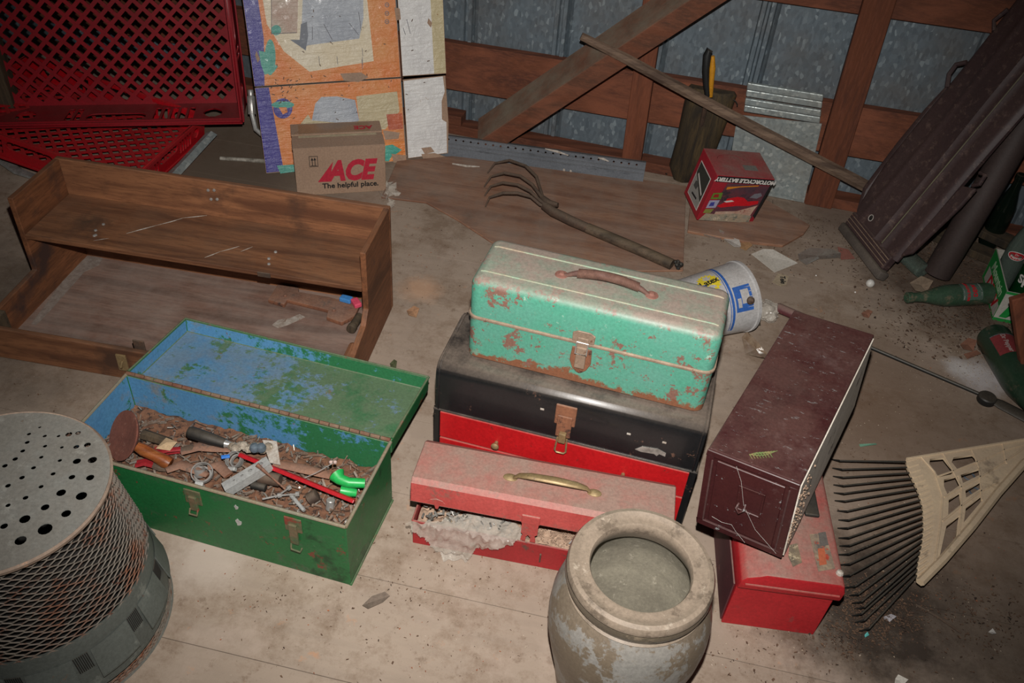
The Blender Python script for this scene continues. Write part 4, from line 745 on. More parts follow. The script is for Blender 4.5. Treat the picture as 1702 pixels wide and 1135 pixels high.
vs = [(X0+(X1-X0)*i/nx, Y0+(Y1-Y0)*j/ny, .006+.0035*abs(noise.noise(Vector((i*.16+j*.04, j*.05, 1))))+.0022*noise.noise(Vector((i*.5, j*.22, 4)))+.0012*noise.noise(Vector((i*.9, j*1.5, 7)))) for j in range(ny+1) for i in range(nx+1)]
m.add(vs, [(j*(nx+1)+i, j*(nx+1)+i+1, (j+1)*(nx+1)+i+1, (j+1)*(nx+1)+i) for j in range(ny) for i in range(nx) if not (i > 50 and j < 10)]); m.build('film_wrap', FILMW, tc_, smooth=True)
def line_text(body, u, v, size, rot, mat=INK):
    x, y = cp(u, v); text(body, size, mat, tc_, Matrix.Translation((x, y, .003)) @ Matrix.Rotation(R(rot), 4, 'Z'))
for pts in (((565, 122), (600, 120), (612, 128), (596, 136), (572, 134)), ((655, 12), (664, 14), (666, 32), (658, 34)), ((636, 216), (664, 220), (662, 230), (640, 232)), ((650, 255), (676, 258), (672, 268), (654, 270)), ((426, 84), (432, 98), (428, 104), (424, 92)), ((700, 246), (716, 244), (722, 252), (706, 256)), ((700, 256), (722, 254), (740, 260), (704, 266)), ((712, 30), (718, 38), (716, 46), (710, 38))):
    pr('torn_patch', [cp(u, v) for u, v in pts], KRAFT, .0034 if pts[0][0] < 690 else .0012, False)
for i in range(3):
    x, y = cp(643, 8+14*i); m = MB(); m.X = Matrix.Translation((x, y, .002)); m.lathe([(.007, 0), (.007, .0006), (.005, .0006), (.005, 0)], 14, cap0=False); m.box(-.0035, .0035, -.001, .001, 0, .0006); m.build('symbol_print', INK, tc_)
random.seed(4)
for i in range(5):
    m = MB(); x, y = cp(602, 115-14*i) if i < 3 else cp(530+30*(i-3), 100); m.box(x, x+.0015, y-.012, y+.012, .002, .0026) if i else m.box(x, x+.0015, y, y+.03, .002, .0026); m.build('line_print', INK, tc_)
m = MB(); random.seed(12)
for i in range(70):
    x, y = (random.gauss(.085, .025), random.gauss(FY-.01, .03)) if i < 38 else (random.uniform(.1, .56), random.uniform(.1, .52)); a = random.uniform(0, 3); l = random.uniform(.001, .005); m.X = CM @ Matrix.Translation((x, y, .0032)) @ Matrix.Rotation(a, 4, 'Z'); m.box(-l, l, -.0011, .0011, -.0005, .0012)
tag(m.build('leaf_specks', LEAF), 'dark leaf specks stuck on the printed cardboard', 'debris', kind='stuff')

# ---------------------------------------------------------------- brown carton
MA = at(-.703, 2.372, 0, .279); L, D, H = .275, .153, .164
tb = thing('cardboard_box', 'small brown cardboard box with large red lettering in front of the printed cardboard', 'box', MA)
MB().box(0, L, 0, D, 0, H-.004).build('body', KRAFT, tb, bevel=.0018)
MB().box(-.001, L+.001, -.001, D*.42, H-.004, H).build('flap', KRAFT, tb, bevel=.001); MB().box(-.001, L+.001, D*.55, D+.001, H-.004, H+.001).build('flap', KRAFT, tb, bevel=.001)
MB().box(.02, L-.018, D*.435, D*.53, H-.006, H-.002).build('inner_flap', KRAFTW, tb)
MB().box(.022, L-.035, D*.58, D*.95, H+.001, H+.0015).build('tape', KRAFTD, tb, label='worn top label')
fr = lambda x, z: Matrix.Translation((x, -.0012, z)) @ Q
text('ACE', .092, ACER, tb, fr(.166, .078), off=.0048, shear=.28, sx=.80, label='bold red slanted letters', name='lettering')
m = MB(); m.X = Q; m.prism([(.066, .046), (.104, .046), (.110, .088), (.116, .114)], 'z', .001, .0016); m.build('triangle_print', ACER, tb)
text('The helpful place.', .0245, BLK, tb, fr(.165, .030), off=.0006, shear=.0)
text('ACE', .03, ACER, tb, Matrix.Translation((L-.055, D*.74, H+.002)) @ Matrix.Rotation(PI, 4, 'Z'), off=.001)
m = MB(); m.X = Q; x0, z0 = .045, .100
m.box(x0, x0+.026, z0, z0+.0015, .0012, .0018).box(x0, x0+.026, z0+.0345, z0+.036, .0012, .0018).box(x0, x0+.0015, z0, z0+.036, .0012, .0018).box(x0+.0245, x0+.026, z0, z0+.036, .0012, .0018)
for dx in (.008, .016): m.box(x0+dx, x0+dx+.002, z0+.005, z0+.022, .0012, .0018); m.prism([(x0+dx-.003, z0+.022), (x0+dx+.005, z0+.022), (x0+dx+.001, z0+.031)], 'z', .0012, .0018)
m.box(x0+.004, x0+.022, z0+.003, z0+.0045, .0012, .0018); m.build('this_way_up_mark', BLK, tb)
m = MB(); random.seed(2)
for i in range(14): m.X = Matrix.Translation(G(646+random.gauss(0, 5), 322+random.gauss(0, 9), .008+random.uniform(0, .012))) @ Euler((random.uniform(0, 3), random.uniform(0, 3), 0)).to_matrix().to_4x4(); m.add([(-.014, -.01, 0), (.013, -.006, .003), (.01, .012, -.002), (-.008, .009, .004)], [(0, 1, 2, 3)])
tag(m.build('plastic_scrap', CLEARP), 'crumpled clear plastic scrap at the right corner of the brown box', 'plastic')

# ---------------------------------------------------------------- perforated channel, metal scraps, block, sticks by the wall
A0, A1 = G(746, 261), G(1068, 305); A0.z = A1.z = .002; e_ = (A1-A0).normalized(); PM = frame(A0, e_, Vector((0, 0, 1))+Vector((-e_.y, e_.x, 0))*.2); PL_ = (A1-A0).length
PH = .5*sum((PM.inverted() @ PL(u, v, A0, PM.to_3x3().col[2])).y for u, v in ((749, 229), (1069, 269))); PX = -.55
tp_ = thing('perforated_channel', 'long grey perforated metal channel leaning along the foot of the wall', 'metal channel', PM)
n = 52; plate('web', [(PX*.0-.03, 0), (PL_, 0), (PL_, PH), (-.03, PH)], [circ(-.012+(PL_+.0)*(i+.3)/(n*.5), PH-.009, .0036, 8) for i in range(int(n*.5))], .002, PLUMB, tp_)
MB().box(-.03, PL_, PH-.001, PH+.002, -.016, .001).build('flange', PLUMB, tp_); MB().tube([(-.03, PH-.024, .001), (PL_, PH-.024, .001)], .0022, 6).tube([(-.03, PH*.45, .001), (PL_, PH*.45, .001)], .002, 6).build('ridge', PLUMB, tp_)
for u0, v0, u1, v1 in ((906, 247, 945, 258), (994, 262, 1012, 268), (937, 280, 938, 286), (948, 282, 949, 288)):
    a, b = (PM.inverted() @ PL(u, v, A0, PM.to_3x3().col[2]) for u, v in ((u0, v0), (u1, v1))); m = MB(); m.tube([(a.x, a.y, .0015), ((a.x+b.x)/2, (a.y+b.y)/2+.002, .002), (b.x, b.y, .0015)], [.0015, .004, .0015], 6, flat=.2); m.build('paint_splash', WPAINT, tp_, label='white paint splash')
m = MB(); m.tube([G(752, 272, .010), G(775, 276, .010), G(797, 277, .010)], [.003, .005, .002], 5); tag(m.build('white_splinter', WPAINT), 'thin white splinter on the plywood below the channel', 'splinter')
b = G(1140, 310); BM_ = at(b.x, b.y, 0, R(-10)) @ Matrix.Rotation(R(-4), 4, 'X')
m = MB(); m.X = BM_; ks = [0, .25, .6, .85, 1]; vs = []; N = 20
for k, (z, w2, ox, d2) in enumerate(((.004, .030, -.015, .026), (.05, .056, -.012, .04), (.14, .068, .006, .045), (.25, .076, .014, .045), (.315, .078, .018, .042), (.325, .070, .018, .036))):
    for i in range(N): a = 2*PI*i/N; vs.append((ox+w2*math.copysign(abs(math.cos(a))**.7, math.cos(a)), .045+d2*math.copysign(abs(math.sin(a))**.8, math.sin(a)), z+.002*math.sin(a*5+k)))
m.add(vs, [(k*N+i, k*N+(i+1) % N, (k+1)*N+(i+1) % N, (k+1)*N+i) for k in range(5) for i in range(N)]+[tuple(range(N))[::-1], tuple(range(5*N, 6*N))])
BLOCKM = wood('dark split log', '3f3526', '2a231b', '57462c', 'z', 1.3, dust=('6d6152', .5), rough=.85)
tag(m.build('wooden_block', BLOCKM, smooth=True), 'dark weathered wooden block standing against the wall left of the red box', 'wood block')
th_ = thing('hand_tool', 'upright yellow and black looped tool handle behind the dark wooden block', 'tool handle', Matrix.Translation((.56, 2.735, .006)))
nb = Vector((WN.x, WN.y, 0)); s_, z_ = WP(1178, 84, .10); s2, z2 = WP(1176, 160, .10); top, mid = W(s_, .10, z_)-Vector((.56, 2.735, .006)), W(s2, .10, z2)-Vector((.56, 2.735, .006))
m = MB(); m.tube([(0, 0, 0), mid], [.008, .008], 8); m.build('shaft', RUSTD, th_)
d = top-mid; m = MB(); m.tube([mid, mid+d*.25+Vector((-.004, 0, 0)), mid+d*.6+Vector((-.007, 0, 0)), mid+d*.9+Vector((-.004, 0, 0)), top, top+Vector((.009, 0, -.006))], [.008, .010, .012, .013, .011, .006], 12); m.build('grip', BLKP, th_, smooth=True)
m = MB(); m.tube([mid+Vector((.010, 0, 0)), mid+d*.3+Vector((.010, -.003, 0)), mid+d*.65+Vector((.012, -.004, 0)), mid+d*.9+Vector((.012, -.002, 0))], [.006, .008, .0095, .006], 12); m.build('grip', YELG, th_, smooth=True, label='yellow half of the grip')
m = MB(); m.tube([G(1062, 268, .01), G(1075, 263, .02), G(1092, 264, .025), G(1105, 272, .02), G(1108, 290, .008), G(1100, 284, .006), G(1085, 272, .012), G(1064, 277, .004)], .0025, 6); tag(m.build('wire_loop', BLKM, smooth=True), 'loose loop of dark wire at the foot of the wooden block', 'wire')
m = MB(); c = W(*[WP(1210, 172, .02)[0]], .03, WP(1210, 172, .02)[1]); m.tube([c+WD*(.030*math.cos(a))+Vector((0, 0, .022*math.sin(a))) for a in [i*PI/8 for i in range(0, 12)]], .002, 6); tag(m.build('wire_hook', BLKM, smooth=True), 'dark wire hook on the timber right of the yellow grip', 'wire')
# galvanised offcut with ribbed top
C_ = [WP(u, v, .03) for u, v in ((1226, 190), (1366, 205), (1338, 330), (1205, 318))]; c0 = W(0, .03, 0)
tq = thing('galvanised_offcut', 'galvanised sheet offcut with a ribbed top leaning between block and post', 'metal sheet', frame(W(0, .03, 0), WD, (0, 0, 1)))
zb = 0.002; sl, sr = C_[3][0], C_[2][0]; m = MB(); m.prism([(C_[0][0]-.0, C_[0][1]), (C_[1][0], C_[1][1]), (sr, zb), (sl, zb)][::-1], 'z', .001, .0035); m.build('sheet', GALV2, tq)
T = [WP(u, v, .035) for u, v in ((1243, 135), (1369, 155), (1362, 206), (1236, 186))]
for k in range(4):
    f0, f1 = k/4, (k+.86)/4; a, b, c, d = (Vector(T[0]).lerp(Vector(T[3]), f0), Vector(T[1]).lerp(Vector(T[2]), f0), Vector(T[1]).lerp(Vector(T[2]), f1), Vector(T[0]).lerp(Vector(T[3]), f1))
    m = MB(); m.prism([tuple(d), tuple(c), tuple(b), tuple(a)], 'z', .004, .012 if k % 2 else .018); m.build('rib', GALV2, tq, bevel=.003)
# leaning stick
s0, z0 = WP(966, 60, .17); s1, z1 = WP(1414, 296, .064); a, b = W(s0, .17, z0), W(s1, .064, z1); d = (b-a); k = (z0-.02)/(z0-z1)
m = MB(); P = [a, a+d*.15+Vector((0, 0, .003)), a+d*.5-Vector((0, 0, .002)), b, a+d*k]; m.tube(P, [.012, .016, .018, .020, .021], 8); tag(m.build('wooden_stick', STICKW, smooth=True), 'long thin grey brown stick leaning across the diagonal brace', 'stick')

# ---------------------------------------------------------------- red battery carton
BM = Matrix(((.962, -.229, .151), (.245, .964, -.103), (-.122, .136, .983))).to_4x4(); BM = frame((.538, 2.391, .026), BM.col[0][:3], BM.col[1][:3]); L, D, H = .194, .134, .174
tb = thing('battery_box', 'red battery carton tilted on the floor with its print upside down', 'box', BM)
REDC = surf('red printed carton', '9c1a2a', '8e1826', 8, [('b5606a', 60, .7, .03)], ('806a60', .7), rough=.5, bump=.06, coat=.2)
MB().box(0, L, 0, D, 0, H).build('body', REDC, tb, bevel=.002)
fb_ = lambda pts, z, mat, nm='print': (lambda m: (setattr(m, 'X', Q), m.prism(pts, 'z', z, z+.0004), m.build(nm, mat, tb)))(MB())
fb_([(.004, H-.024), (L-.001, H-.024), (L-.001, H-.002), (.004, H-.002)], .0004, BLK, 'title_band'); fb_([(L-.012, .03), (L-.001, .02), (L-.001, H-.02), (L-.007, H-.02)], .0006, BLK, 'title_band')
text('MOTORCYCLE BATTERY', .0185, WHT, tb, Matrix.Translation((L*.52, -.0014, H-.013)) @ Q @ Matrix.Rotation(PI, 4, 'Z'), off=.0009, shear=.1, sx=.98)
PICD = surf('blurred dark picture', '4a3540', '6b3038', 12, [('2f2a33', 18, .55, .1)], rough=.4, coat=.2, bump=0)
fb_([(.045, H-.026), (L-.003, H-.026), (L-.012, .02), (.03, .03)], .0003, PICD, 'picture')
fb_([(.05, H-.050), (.09, H-.038), (.15, H-.030), (.15, H-.026), (.05, H-.040)], .0007, flat('orange streak', 'c77b22', .4), 'picture'); fb_([(.045, .060), (.065, .075), (.068, .09), (.10, .100), (.122, .098), (.14, .085), (.175, .090), (.178, .078), (.15, .068), (.11, .065), (.06, .055)], .0007, flat('racing red', 'c01522', .35), 'picture')
fb_([(.06, .080), (.085, .086), (.095, .082), (.07, .076)], .0011, WHT, 'picture'); fb_([(.14, .10), (.15, .115), (.17, .12), (.178, .11), (.165, .098)], .0007, INK, 'picture')
fb_([(.05, .038), (.12, .045), (.180, .072), (.177, .062), (.172, .03), (.05, .025)], .0008, surf('pale torn print', 'b9a38f', 'a87a6a', 30, [('8f5b50', 30, .6, .05)], rough=.7), 'picture')
TORN = surf('torn printed board', 'a08c74', '8a8476', 40, [('6b6a5e', 30, .55, .04), ('c7b69c', 50, .6, .04)], rough=.9, bump=.5)
fb_([(.006, .002), (.02, .03), (.06, .028), (.12, .036), (.176, .03), (.18, .002)], .0012, TORN, 'torn_patch')
fb_([(.013, .085), (.047, .088), (.044, .112), (.014, .108)], .0009, flat('green thumbnail', '5a7d2c', .5), 'thumbnail'); fb_([(.012, .050), (.043, .053), (.046, .083), (.013, .080)], .0009, flat('pale lilac thumbnail', '9b9ab0', .5), 'thumbnail')
fb_([(.018, .058), (.034, .060), (.032, .075), (.020, .073)], .0013, flat('blue thumbnail', '3a3f8c', .5), 'thumbnail'); fb_([(.018, .092), (.036, .094), (.034, .106), (.020, .104)], .0013, flat('red thumbnail', '8f1e1e', .5), 'thumbnail'); fb_([(.010, .03), (.035, .032), (.040, .048), (.012, .046)], .0009, flat('olive thumbnail', '7d8040', .5), 'thumbnail')
LM = frame((-.0006, D/2, H/2-.006), (0, -1, 0), (0, 0, 1))
def side(pts, z, mat, nm='side_label'): m = MB(); m.X = LM; m.prism(pts, 'z', z, z+.0004); m.build(nm, mat, tb)
side([(-.046, -.062), (.046, -.062), (.046, .062), (-.046, .062)], .0001, WHT); side([(-.043, -.059), (.043, -.059), (.043, .059), (-.043, .059)], .0006, flat('grey label', '8f8d88', .6)); side([(-.043, .02), (.043, -.03), (.043, .059), (-.043, .059)], .0011, flat('dark label half', '33352f', .6)); 
side([(-.028, -.02), (-.006, -.02), (-.002, -.005), (-.012, .006), (-.026, .0)], .0016, flat('label drawing', '4a4a48', .6), 'label_drawing'); side([(-.02, -.045), (.02, -.04), (.018, -.034), (-.02, -.038)], .0016, BLK, 'label_drawing'); side([(-.03, .022), (.035, -.012), (.036, -.006), (-.028, .028)], .0016, WHT, 'label_drawing')
m = MB(); m.box(.105, .15, .035, .06, H+.0003, H+.0009); m.build('barcode_patch', flat('grey barcode', '6e6a64', .7), tb); m = MB(); m.tube([(.075+.045*math.cos(a), .085+.022*math.sin(a), H) for a in [i*PI/10 for i in range(11)]], .0008, 4); m.build('handle_cut', flat('dark crease', '6a1a22', .7), tb)

# ---------------------------------------------------------------- hand cultivator
tcv = thing('cultivator', 'four tined hand cultivator with dark wooden handle on the plywood sheet', 'garden cultivator', Matrix.Translation(G(905, 345, .008)))
iv = Matrix.Translation(-tcv.matrix_world.translation); CZ = lambda u, v: (780+u/4.479, 240+v/4.479)
for pts in (((135, 215), (190, 140), (300, 118), (420, 160), (500, 240), (545, 385), (575, 430)), ((110, 318), (160, 240), (260, 212), (380, 235), (470, 300), (540, 395), (570, 440)), ((113, 385), (160, 312), (250, 285), (360, 300), (455, 350), (530, 420), (565, 445)), ((120, 465), (150, 395), (250, 362), (360, 362), (460, 390), (530, 450), (570, 460))):
    zz = [.008, .035, .055, .060, .055, .045, .042]; m = MB(); m.X = iv; m.tube([G(*CZ(*p), z) for p, z in zip(pts, zz)], [.0025, .0042, .005, .005, .005, .005, .005], 8, flat=.8); m.build('tine', RUSTD, tcv, smooth=True)
m = MB(); m.X = iv; m.tube([G(*CZ(545, 400), .045), G(*CZ(590, 440), .045), G(*CZ(660, 450), .052)], [.010, .013, .007], 10); m.tube([G(*CZ(560, 455), .040), G(*CZ(620, 500), .040), G(*CZ(760, 570), .036), G(*CZ(885, 625), .030)], [.014, .015, .015, .0145], 12); m.build('ferrule', RUSTD, tcv, smooth=True)
m = MB(); m.X = iv; m.tube([G(*CZ(880, 622), .030), G(*CZ(1100, 715), .024), G(*CZ(1300, 800), .022), G(*CZ(1510, 895), .020)], [.0155, .0165, .0165, .0165], 12); m.build('handle', HANDLEW, tcv, smooth=True)
m = MB(); random.seed(9)
for i in range(16): c = G(*CZ(1560+random.gauss(0, 16), 890+random.gauss(0, 16)), .022+random.uniform(-.01, .014)); m.X = Matrix.Translation(c) @ Euler((random.uniform(0, 3),)*3).to_matrix().to_4x4(); m.lathe([(.001, -.006), (.006, -.003), (.007, .002), (.001, .006)], 6, cap1=True)
tag(m.build('tape_wad', BLKP), 'shrivelled black lump at the end of the cultivator handle', 'lump')

# ---------------------------------------------------------------- paint pail lying down
c = Vector(G(1231, 492, .094)); ad = Vector((-.179, -.082, -.012)).normalized(); KM = frame(c, ad, (-ad.y, ad.x, 0))   # local x runs from the rim to the base
KM = frame(c, ad, Vector((0, 0, 1)).cross(ad)); r0, r1, LK = .094, .080, .200
tk2 = thing('paint_pail', 'white and blue paint pail lying on its side behind the mint tackle box', 'pail', KM); X2 = frame((0, 0, 0), (0, 1, 0), (0, 0, 1))   # lathe axis -> local x
m = MB(); m.X = X2; m.lathe([(r0-.002, 0), (r1-.002, LK-.003), (.001, LK-.003), (.001, LK), (r1, LK), (r0, .010), (r0+.003, .008), (r0+.003, 0), (r0-.002, 0)], 44, cap0=False); m.build('shell', CANW, tk2, smooth=True)
# cylinder print helper: (theta, x) -> point on the shell; theta measured from local +z (up) toward local y
def cw(off=.0006):
    def f(th, x, o=off): r = r0+(r1-r0)*x/LK+o; return (x, r*math.sin(th), r*math.cos(th))
    return f
cf = cw()
def band(th0, th1, x0, x1, mat, nm='print', off=.0006, par=tk2, fn=cf, n=24):
    m = MB(); vs = []
    for i in range(n+1):
        th = th0+(th1-th0)*i/n; vs += [fn(th, x0, off), fn(th, x1, off)]
    m.add(vs, [(2*i, 2*i+1, 2*i+3, 2*i+2) for i in range(n)]); return m.build(nm, mat, par, smooth=True)
th = lambda u, v: None
sgn = 1 if (KM.to_3x3() @ Vector((0, 1, 0))).dot(EYE-c) > 0 else -1
band(sgn*-.9, sgn*1.9, .074, .081, BLUE); band(sgn*-.9, sgn*1.9, .084, .086, BLUE); band(sgn*.50, sgn*1.25, .022, .070, BLUE)
band(sgn*.62, sgn*1.02, .030, .052, CANW, off=.0011); band(sgn*.85, sgn*1.12, .054, .064, CANW, off=.0011); band(sgn*.75, sgn*1.2, .10, .125, YEL)
st = [( .022*(1+.22*(k % 2))*math.cos(k*PI/16), .022*(1+.22*(k % 2))*math.sin(k*PI/16)) for k in range(32)]; m = MB(); vs = [cf(sgn*(.12+y*1.2/.088), .118+x*1.2, .0008) for x, y in st]+[cf(sgn*.12, .118, .0012)]
m.add(vs, [(k, (k+1) % 32, 32) for k in range(32)]); m.build('star_print', YEL, tk2)
def onpail(body, size, mat, cx, ct, rot=0, off=.0006):
    Mr = Matrix.Rotation(rot, 4, 'Z')
    def f(q):
        q = Mr @ Vector(q); return Vector(cf(sgn*(ct-q.y/.088), cx-sgn*q.x*1.0 if sgn < 0 else cx-q.x, .0016+q.z))
    text(body, size, mat, tk2, Matrix.Identity(4), off=off, wrap=f)
onpail('Latex', .024, BLK, .118, .12, .15); onpail('Satin', .042, BLUE, .168, .22, -.1, .0012)
e1 = cf(sgn*.98, .030, .002); m = MB(); m.X = Matrix.Translation(e1) @ Matrix.Rotation(-sgn*.98, 4, 'X'); m.lathe([(.011, -.002), (.010, .003), (.006, .005), (.004, .009), (.001, .010)], 14, cap1=True); m.build('ear', RUSTD, tk2, smooth=True)
p = KM @ Vector(e1); m = MB(); m.X = KM.inverted(); m.tube([p+Vector((0, -.004, .004)), G(1250, 516, .07), G(1262, 530, .02), G(1264, 540, .006), G(1240, 543, .004)], .0018, 6); m.build('bail_wire', BLKM, tk2, smooth=True)
m = MB(); random.seed(14); bmc = G(1275, 515, .03)
bm = bmesh.new(); bmesh.ops.create_icosphere(bm, subdivisions=4, radius=.034)
for v in bm.verts: k = v.co*70; v.co *= 1+.35*noise.noise(k*.6)+.22*noise.noise(k*1.5); v.co.z = max(v.co.z*.75, -.026)
me = bpy.data.meshes.new('crumpled_bag'); bm.to_mesh(me); bm.free(); me.materials.append(CLEARP); o = bpy.data.objects.new('crumpled_bag', me); o.location = (bmc.x, bmc.y, .028); col.objects.link(o); tag(o, 'crumpled clear plastic wad beside the rim of the paint pail', 'plastic wad')

# ---------------------------------------------------------------- long maroon panel and pole leaning at the right
vth, vaz = R(68), R(12); u_ = Vector((math.cos(vaz)*math.cos(vth), math.sin(vaz)*math.cos(vth), math.sin(vth))); ev = Vector((math.sin(vaz), -math.cos(vaz), 0))
V0 = Vector((1.010, 2.40, .012)) ; VM = frame(V0, ev, u_); tv = thing('maroon_panel', 'long dusty maroon ribbed vinyl panel leaning in the right corner', 'panel', VM); VL = 1.05
def sect(z):  # ribbed cross-section across local x 0..w
    w_ = .235; pts = []
    for i in range(41):
        x = -.055+(w_+.055)*i/40; h = .012+.010*math.exp(-((x-.128)/.006)**2)+.010*math.exp(-((x-.165)/.006)**2)+.004*math.exp(-((x-.03)/.01)**2)
        edge = min(x+.055, w_-x)/.014; h *= min(1, edge**.5 if edge > 0 else 0); pts.append((x-.0, h+.003*math.sin(z*9+x*20)))
    return pts
vs = []; nz = 24
for k in range(nz+1):
    z = .07+(VL-.07)*k/nz; S = sect(z); kf = min(1, max(0, (z-.07)*6))**.5; fx = lambda x: x*(1 if x > 0 else kf)-.012*(1-kf) if x < .1 else x; vs += [(fx(x), z, h) for x, h in S]+[(fx(x), z, -.008) for x, h in S[::-1]]
n = 82; m = MB(); m.add(vs, [(k*n+i, k*n+(i+1) % n, (k+1)*n+(i+1) % n, (k+1)*n+i) for k in range(nz) for i in range(n)]+[tuple(range(n))[::-1], tuple(range(nz*n, (nz+1)*n))]); m.build('panel_face', VINYL, tv, smooth=True)
m = MB(); m.X = Matrix.Translation((0, .0, 0)); m.box(-.028, .240, 0, .028, -.012, .022); m.build('end_cap', VINYLE, tv, bevel=.006, smooth=True)
m = MB(); m.box(-.022, .225, .028, .074, -.010, .016); m.build('end_band', VINYL, tv, bevel=.004)
for y in (.040, .052, .063): m = MB(); m.tube([(-.02, y, .0165), (.222, y, .0165)], .0013, 5); m.build('stitching', BEAD, tv)
m = MB(); m.tube([(.165, .08, .0225), (.165, VL-.01, .0225)], .0016, 6); m.build('piping', surf('grey green piping', '6f6a52', '5a5545', 30, rough=.7), tv)
m = MB(); m.tube([(-.02, .08, .004), (-.052, .14, .006), (-.058, .3, .006), (-.056, .42, .006), (-.050, .5, .006)], [.006, .012, .012, .010, .006], 8, flat=.6); m.build('rolled_edge', VINYL, tv, smooth=True)
m = MB(); m.tube([(-.048, .50, .008), (-.066, .53, .016), (-.068, .56, .016), (-.046, .58, .010)], .007, 8); m.build('fabric_loop', VINYL, tv, smooth=True); m = MB(); m.tube([(-.04, .68, .008), (-.062, .70, .012), (-.048, .74, .01)], .006, 8); m.build('fabric_loop', VINYL, tv, smooth=True)
m = MB(); m.X = Matrix.Translation((.055, .10, .0155)); m.lathe([(.008, 0), (.010, .001), (.011, 0), (.010, -.001), (.008, 0)], 14, cap0=False); m.build('tear_edge', surf('torn white edge', 'a59d96', rough=.9), tv); m = MB(); m.X = Matrix.Translation((.055, .10, .0148)); m.lathe([(.0085, 0), (.001, .0008)], 12, cap1=True); m.build('tear_hole', BLKP, tv)
m = MB(); m.prism([(.236, .09), (.262, .12), (.285, .30), (.285, .36), (.24, .34), (.236, .2)], 'z', -.006, .006); m.build('side_flap', VINYL, tv, bevel=.004)
m = MB(); m.tube([(.27, .36, .004), (.29, .375, .01), (.285, .40, .01), (.262, .395, .006)], .006, 8); m.build('fabric_loop', VINYL, tv, smooth=True)
b = Vector((1.235, 2.215, .0)); tpt = PL(1712, 190, Vector((0, 2.30, 0)), Vector((0, 1, 0))); d = (tpt-b)
m = MB(); m.tube([b+Vector((0, 0, .02)), b+d*.5, b+d*1.0, b+d*1.6], .040, 20); tag(m.build('leaning_pole', TUBEM, bevel=.002, smooth=True), 'thick dark brown round pole leaning right of the maroon panel', 'pole')
for (u0, v0, u1, v1, wd, zz) in ((1470, 330, 1640, 420, .05, .02), (1500, 300, 1665, 395, .035, .05)):
    a, b = G(u0+40, v0+40, zz), G(u1+40, v1+20, zz); m = MB(); m.X = frame(a, b-a, (0, 1, 0)); m.box(0, (b-a).length, -.03, .03, -.012, .012); tag(m.build('floor_timber', DARKW, bevel=.002), ['dark board on the floor behind the leaning pole', 'higher dark board behind the leaning pole'][0 if wd == .05 else 1], 'board')

# ---------------------------------------------------------------- bottles
BPR = [(.001, .004), (.020, .002), (.028, .004), (.0305, .012), (.0305, .125), (.029, .145), (.022, .175), (.0145, .205), (.0125, .228), (.0125, .236), (.0148, .238), (.0148, .252), (.0125, .254), (.0095, .254), (.0095, .236), (.0105, .205), (.019, .172), (.0265, .143), (.028, .125), (.028, .012), (.001, .008)]
def bottle(M, mat, label, sc_=1.0, band_=None, txt=None, tcol=WHT, group='soda bottles on the right', up=None, bands=()):
    t_ = thing('soda_bottle', label, 'bottle', M, group); m = MB(); m.X = Matrix.Scale(sc_, 4); m.lathe(BPR, 28, cap0=False); m.build('glass', mat, t_, smooth=True)
    f = lambda th_, z, o: ((.0308*sc_+o)*math.cos(th_), (.0308*sc_+o)*math.sin(th_), z)
    ct = up if up is not None else -PI/2
    for th0, th1, z0, z1, mt in bands: band(ct+th0, ct+th1, z0*sc_, z1*sc_, mt, 'label', .0004, t_, f)
    if txt:
        for body, size, mt, z, rot, o_ in txt:
            Mr = Matrix.Rotation(rot, 4, 'Z')
            def wf(q, z=z, o_=o_, Mr=Mr): q = Mr @ Vector(q); return Vector(f(ct+q.x/(.0308*sc_), z*sc_+q.y, .001+q.z))
            text(body, size, mt, t_, Matrix.Identity(4), off=o_, wrap=wf)
    return t_
def lying(u0, v0, u1, v1, r, sc_):  # bottle lying with its neck at the first pixel and base at the second
    a, b = G(u0, v0, r*.55), G(u1, v1, r); d = (a-b); d.z = 0; d.normalize(); b.z = r+.001; dz = Vector((d.x, d.y, -.02)); x = Vector((0, 0, 1)).cross(dz)
    return frame(b, x, Vector(dz).cross(x)*1.0) , d
def lieM(u1, v1, u0, v0, sc_):
    r = .0305*sc_; b = G(u1, v1, r); a = G(u0, v0, r); d = (a-b); d.z = 0; d.normalize(); q = Matrix((Vector((0, 0, 1)), d.cross(Vector((0, 0, 1))), d)).transposed()
    # columns: local x = up, local z = neck direction
    q = Matrix((Vector((0, 0, 1)), d.cross(Vector((0, 0, 1))), d)).transposed().to_4x4(); q.translation = Vector((b.x, b.y, r+.0008)); return q
bottle(lieM(1646, 488, 1508, 495, 1.04), surf('dusty green bottle', '3a5a44', '4d6250', 20, [('7d7460', 22, .55, .1)], rough=.3, trans=.35, bump=.1), 'dusty green soda bottle lying on its side below the pole', 1.04, up=-.5,
       bands=((-.9, .9, .045, .105, flat('green grey label', '4f6358', .5)), (-.9, .9, .048, .050, WHT), (-.9, .9, .100, .102, WHT)), txt=(('MOUNTAIN', .0115, RLABEL, .088, 0, .0005), ('DEW', .017, RLABEL, .068, 0, .0008)))
bottle(lieM(1648, 556, 1735, 700, 1.42), surf('dusty dark green bottle', '22402c', '35493a', 14, [('5f5a4a', 18, .58, .1)], rough=.3, trans=.3, bump=.1), 'large dirty green bottle lying at the right edge with a red label', 1.42, up=.25,
       bands=((-.8, .7, .035, .085, flat('faded red label', '7a2f30', .6)), (-.8, .7, .034, .036, INK)), txt=(('Dr Pepper', .016, flat('faded white print', 'a08c88', .6), .06, PI/2, .0004),))
a, b, c = G(1649, 531), G(1674, 541), G(1633, 459); CT = frame(a, Vector((.9767, -.2147, 0)), c-a); bc = lambda x, y: (CT @ Vector((x, y, 0)))[:2]
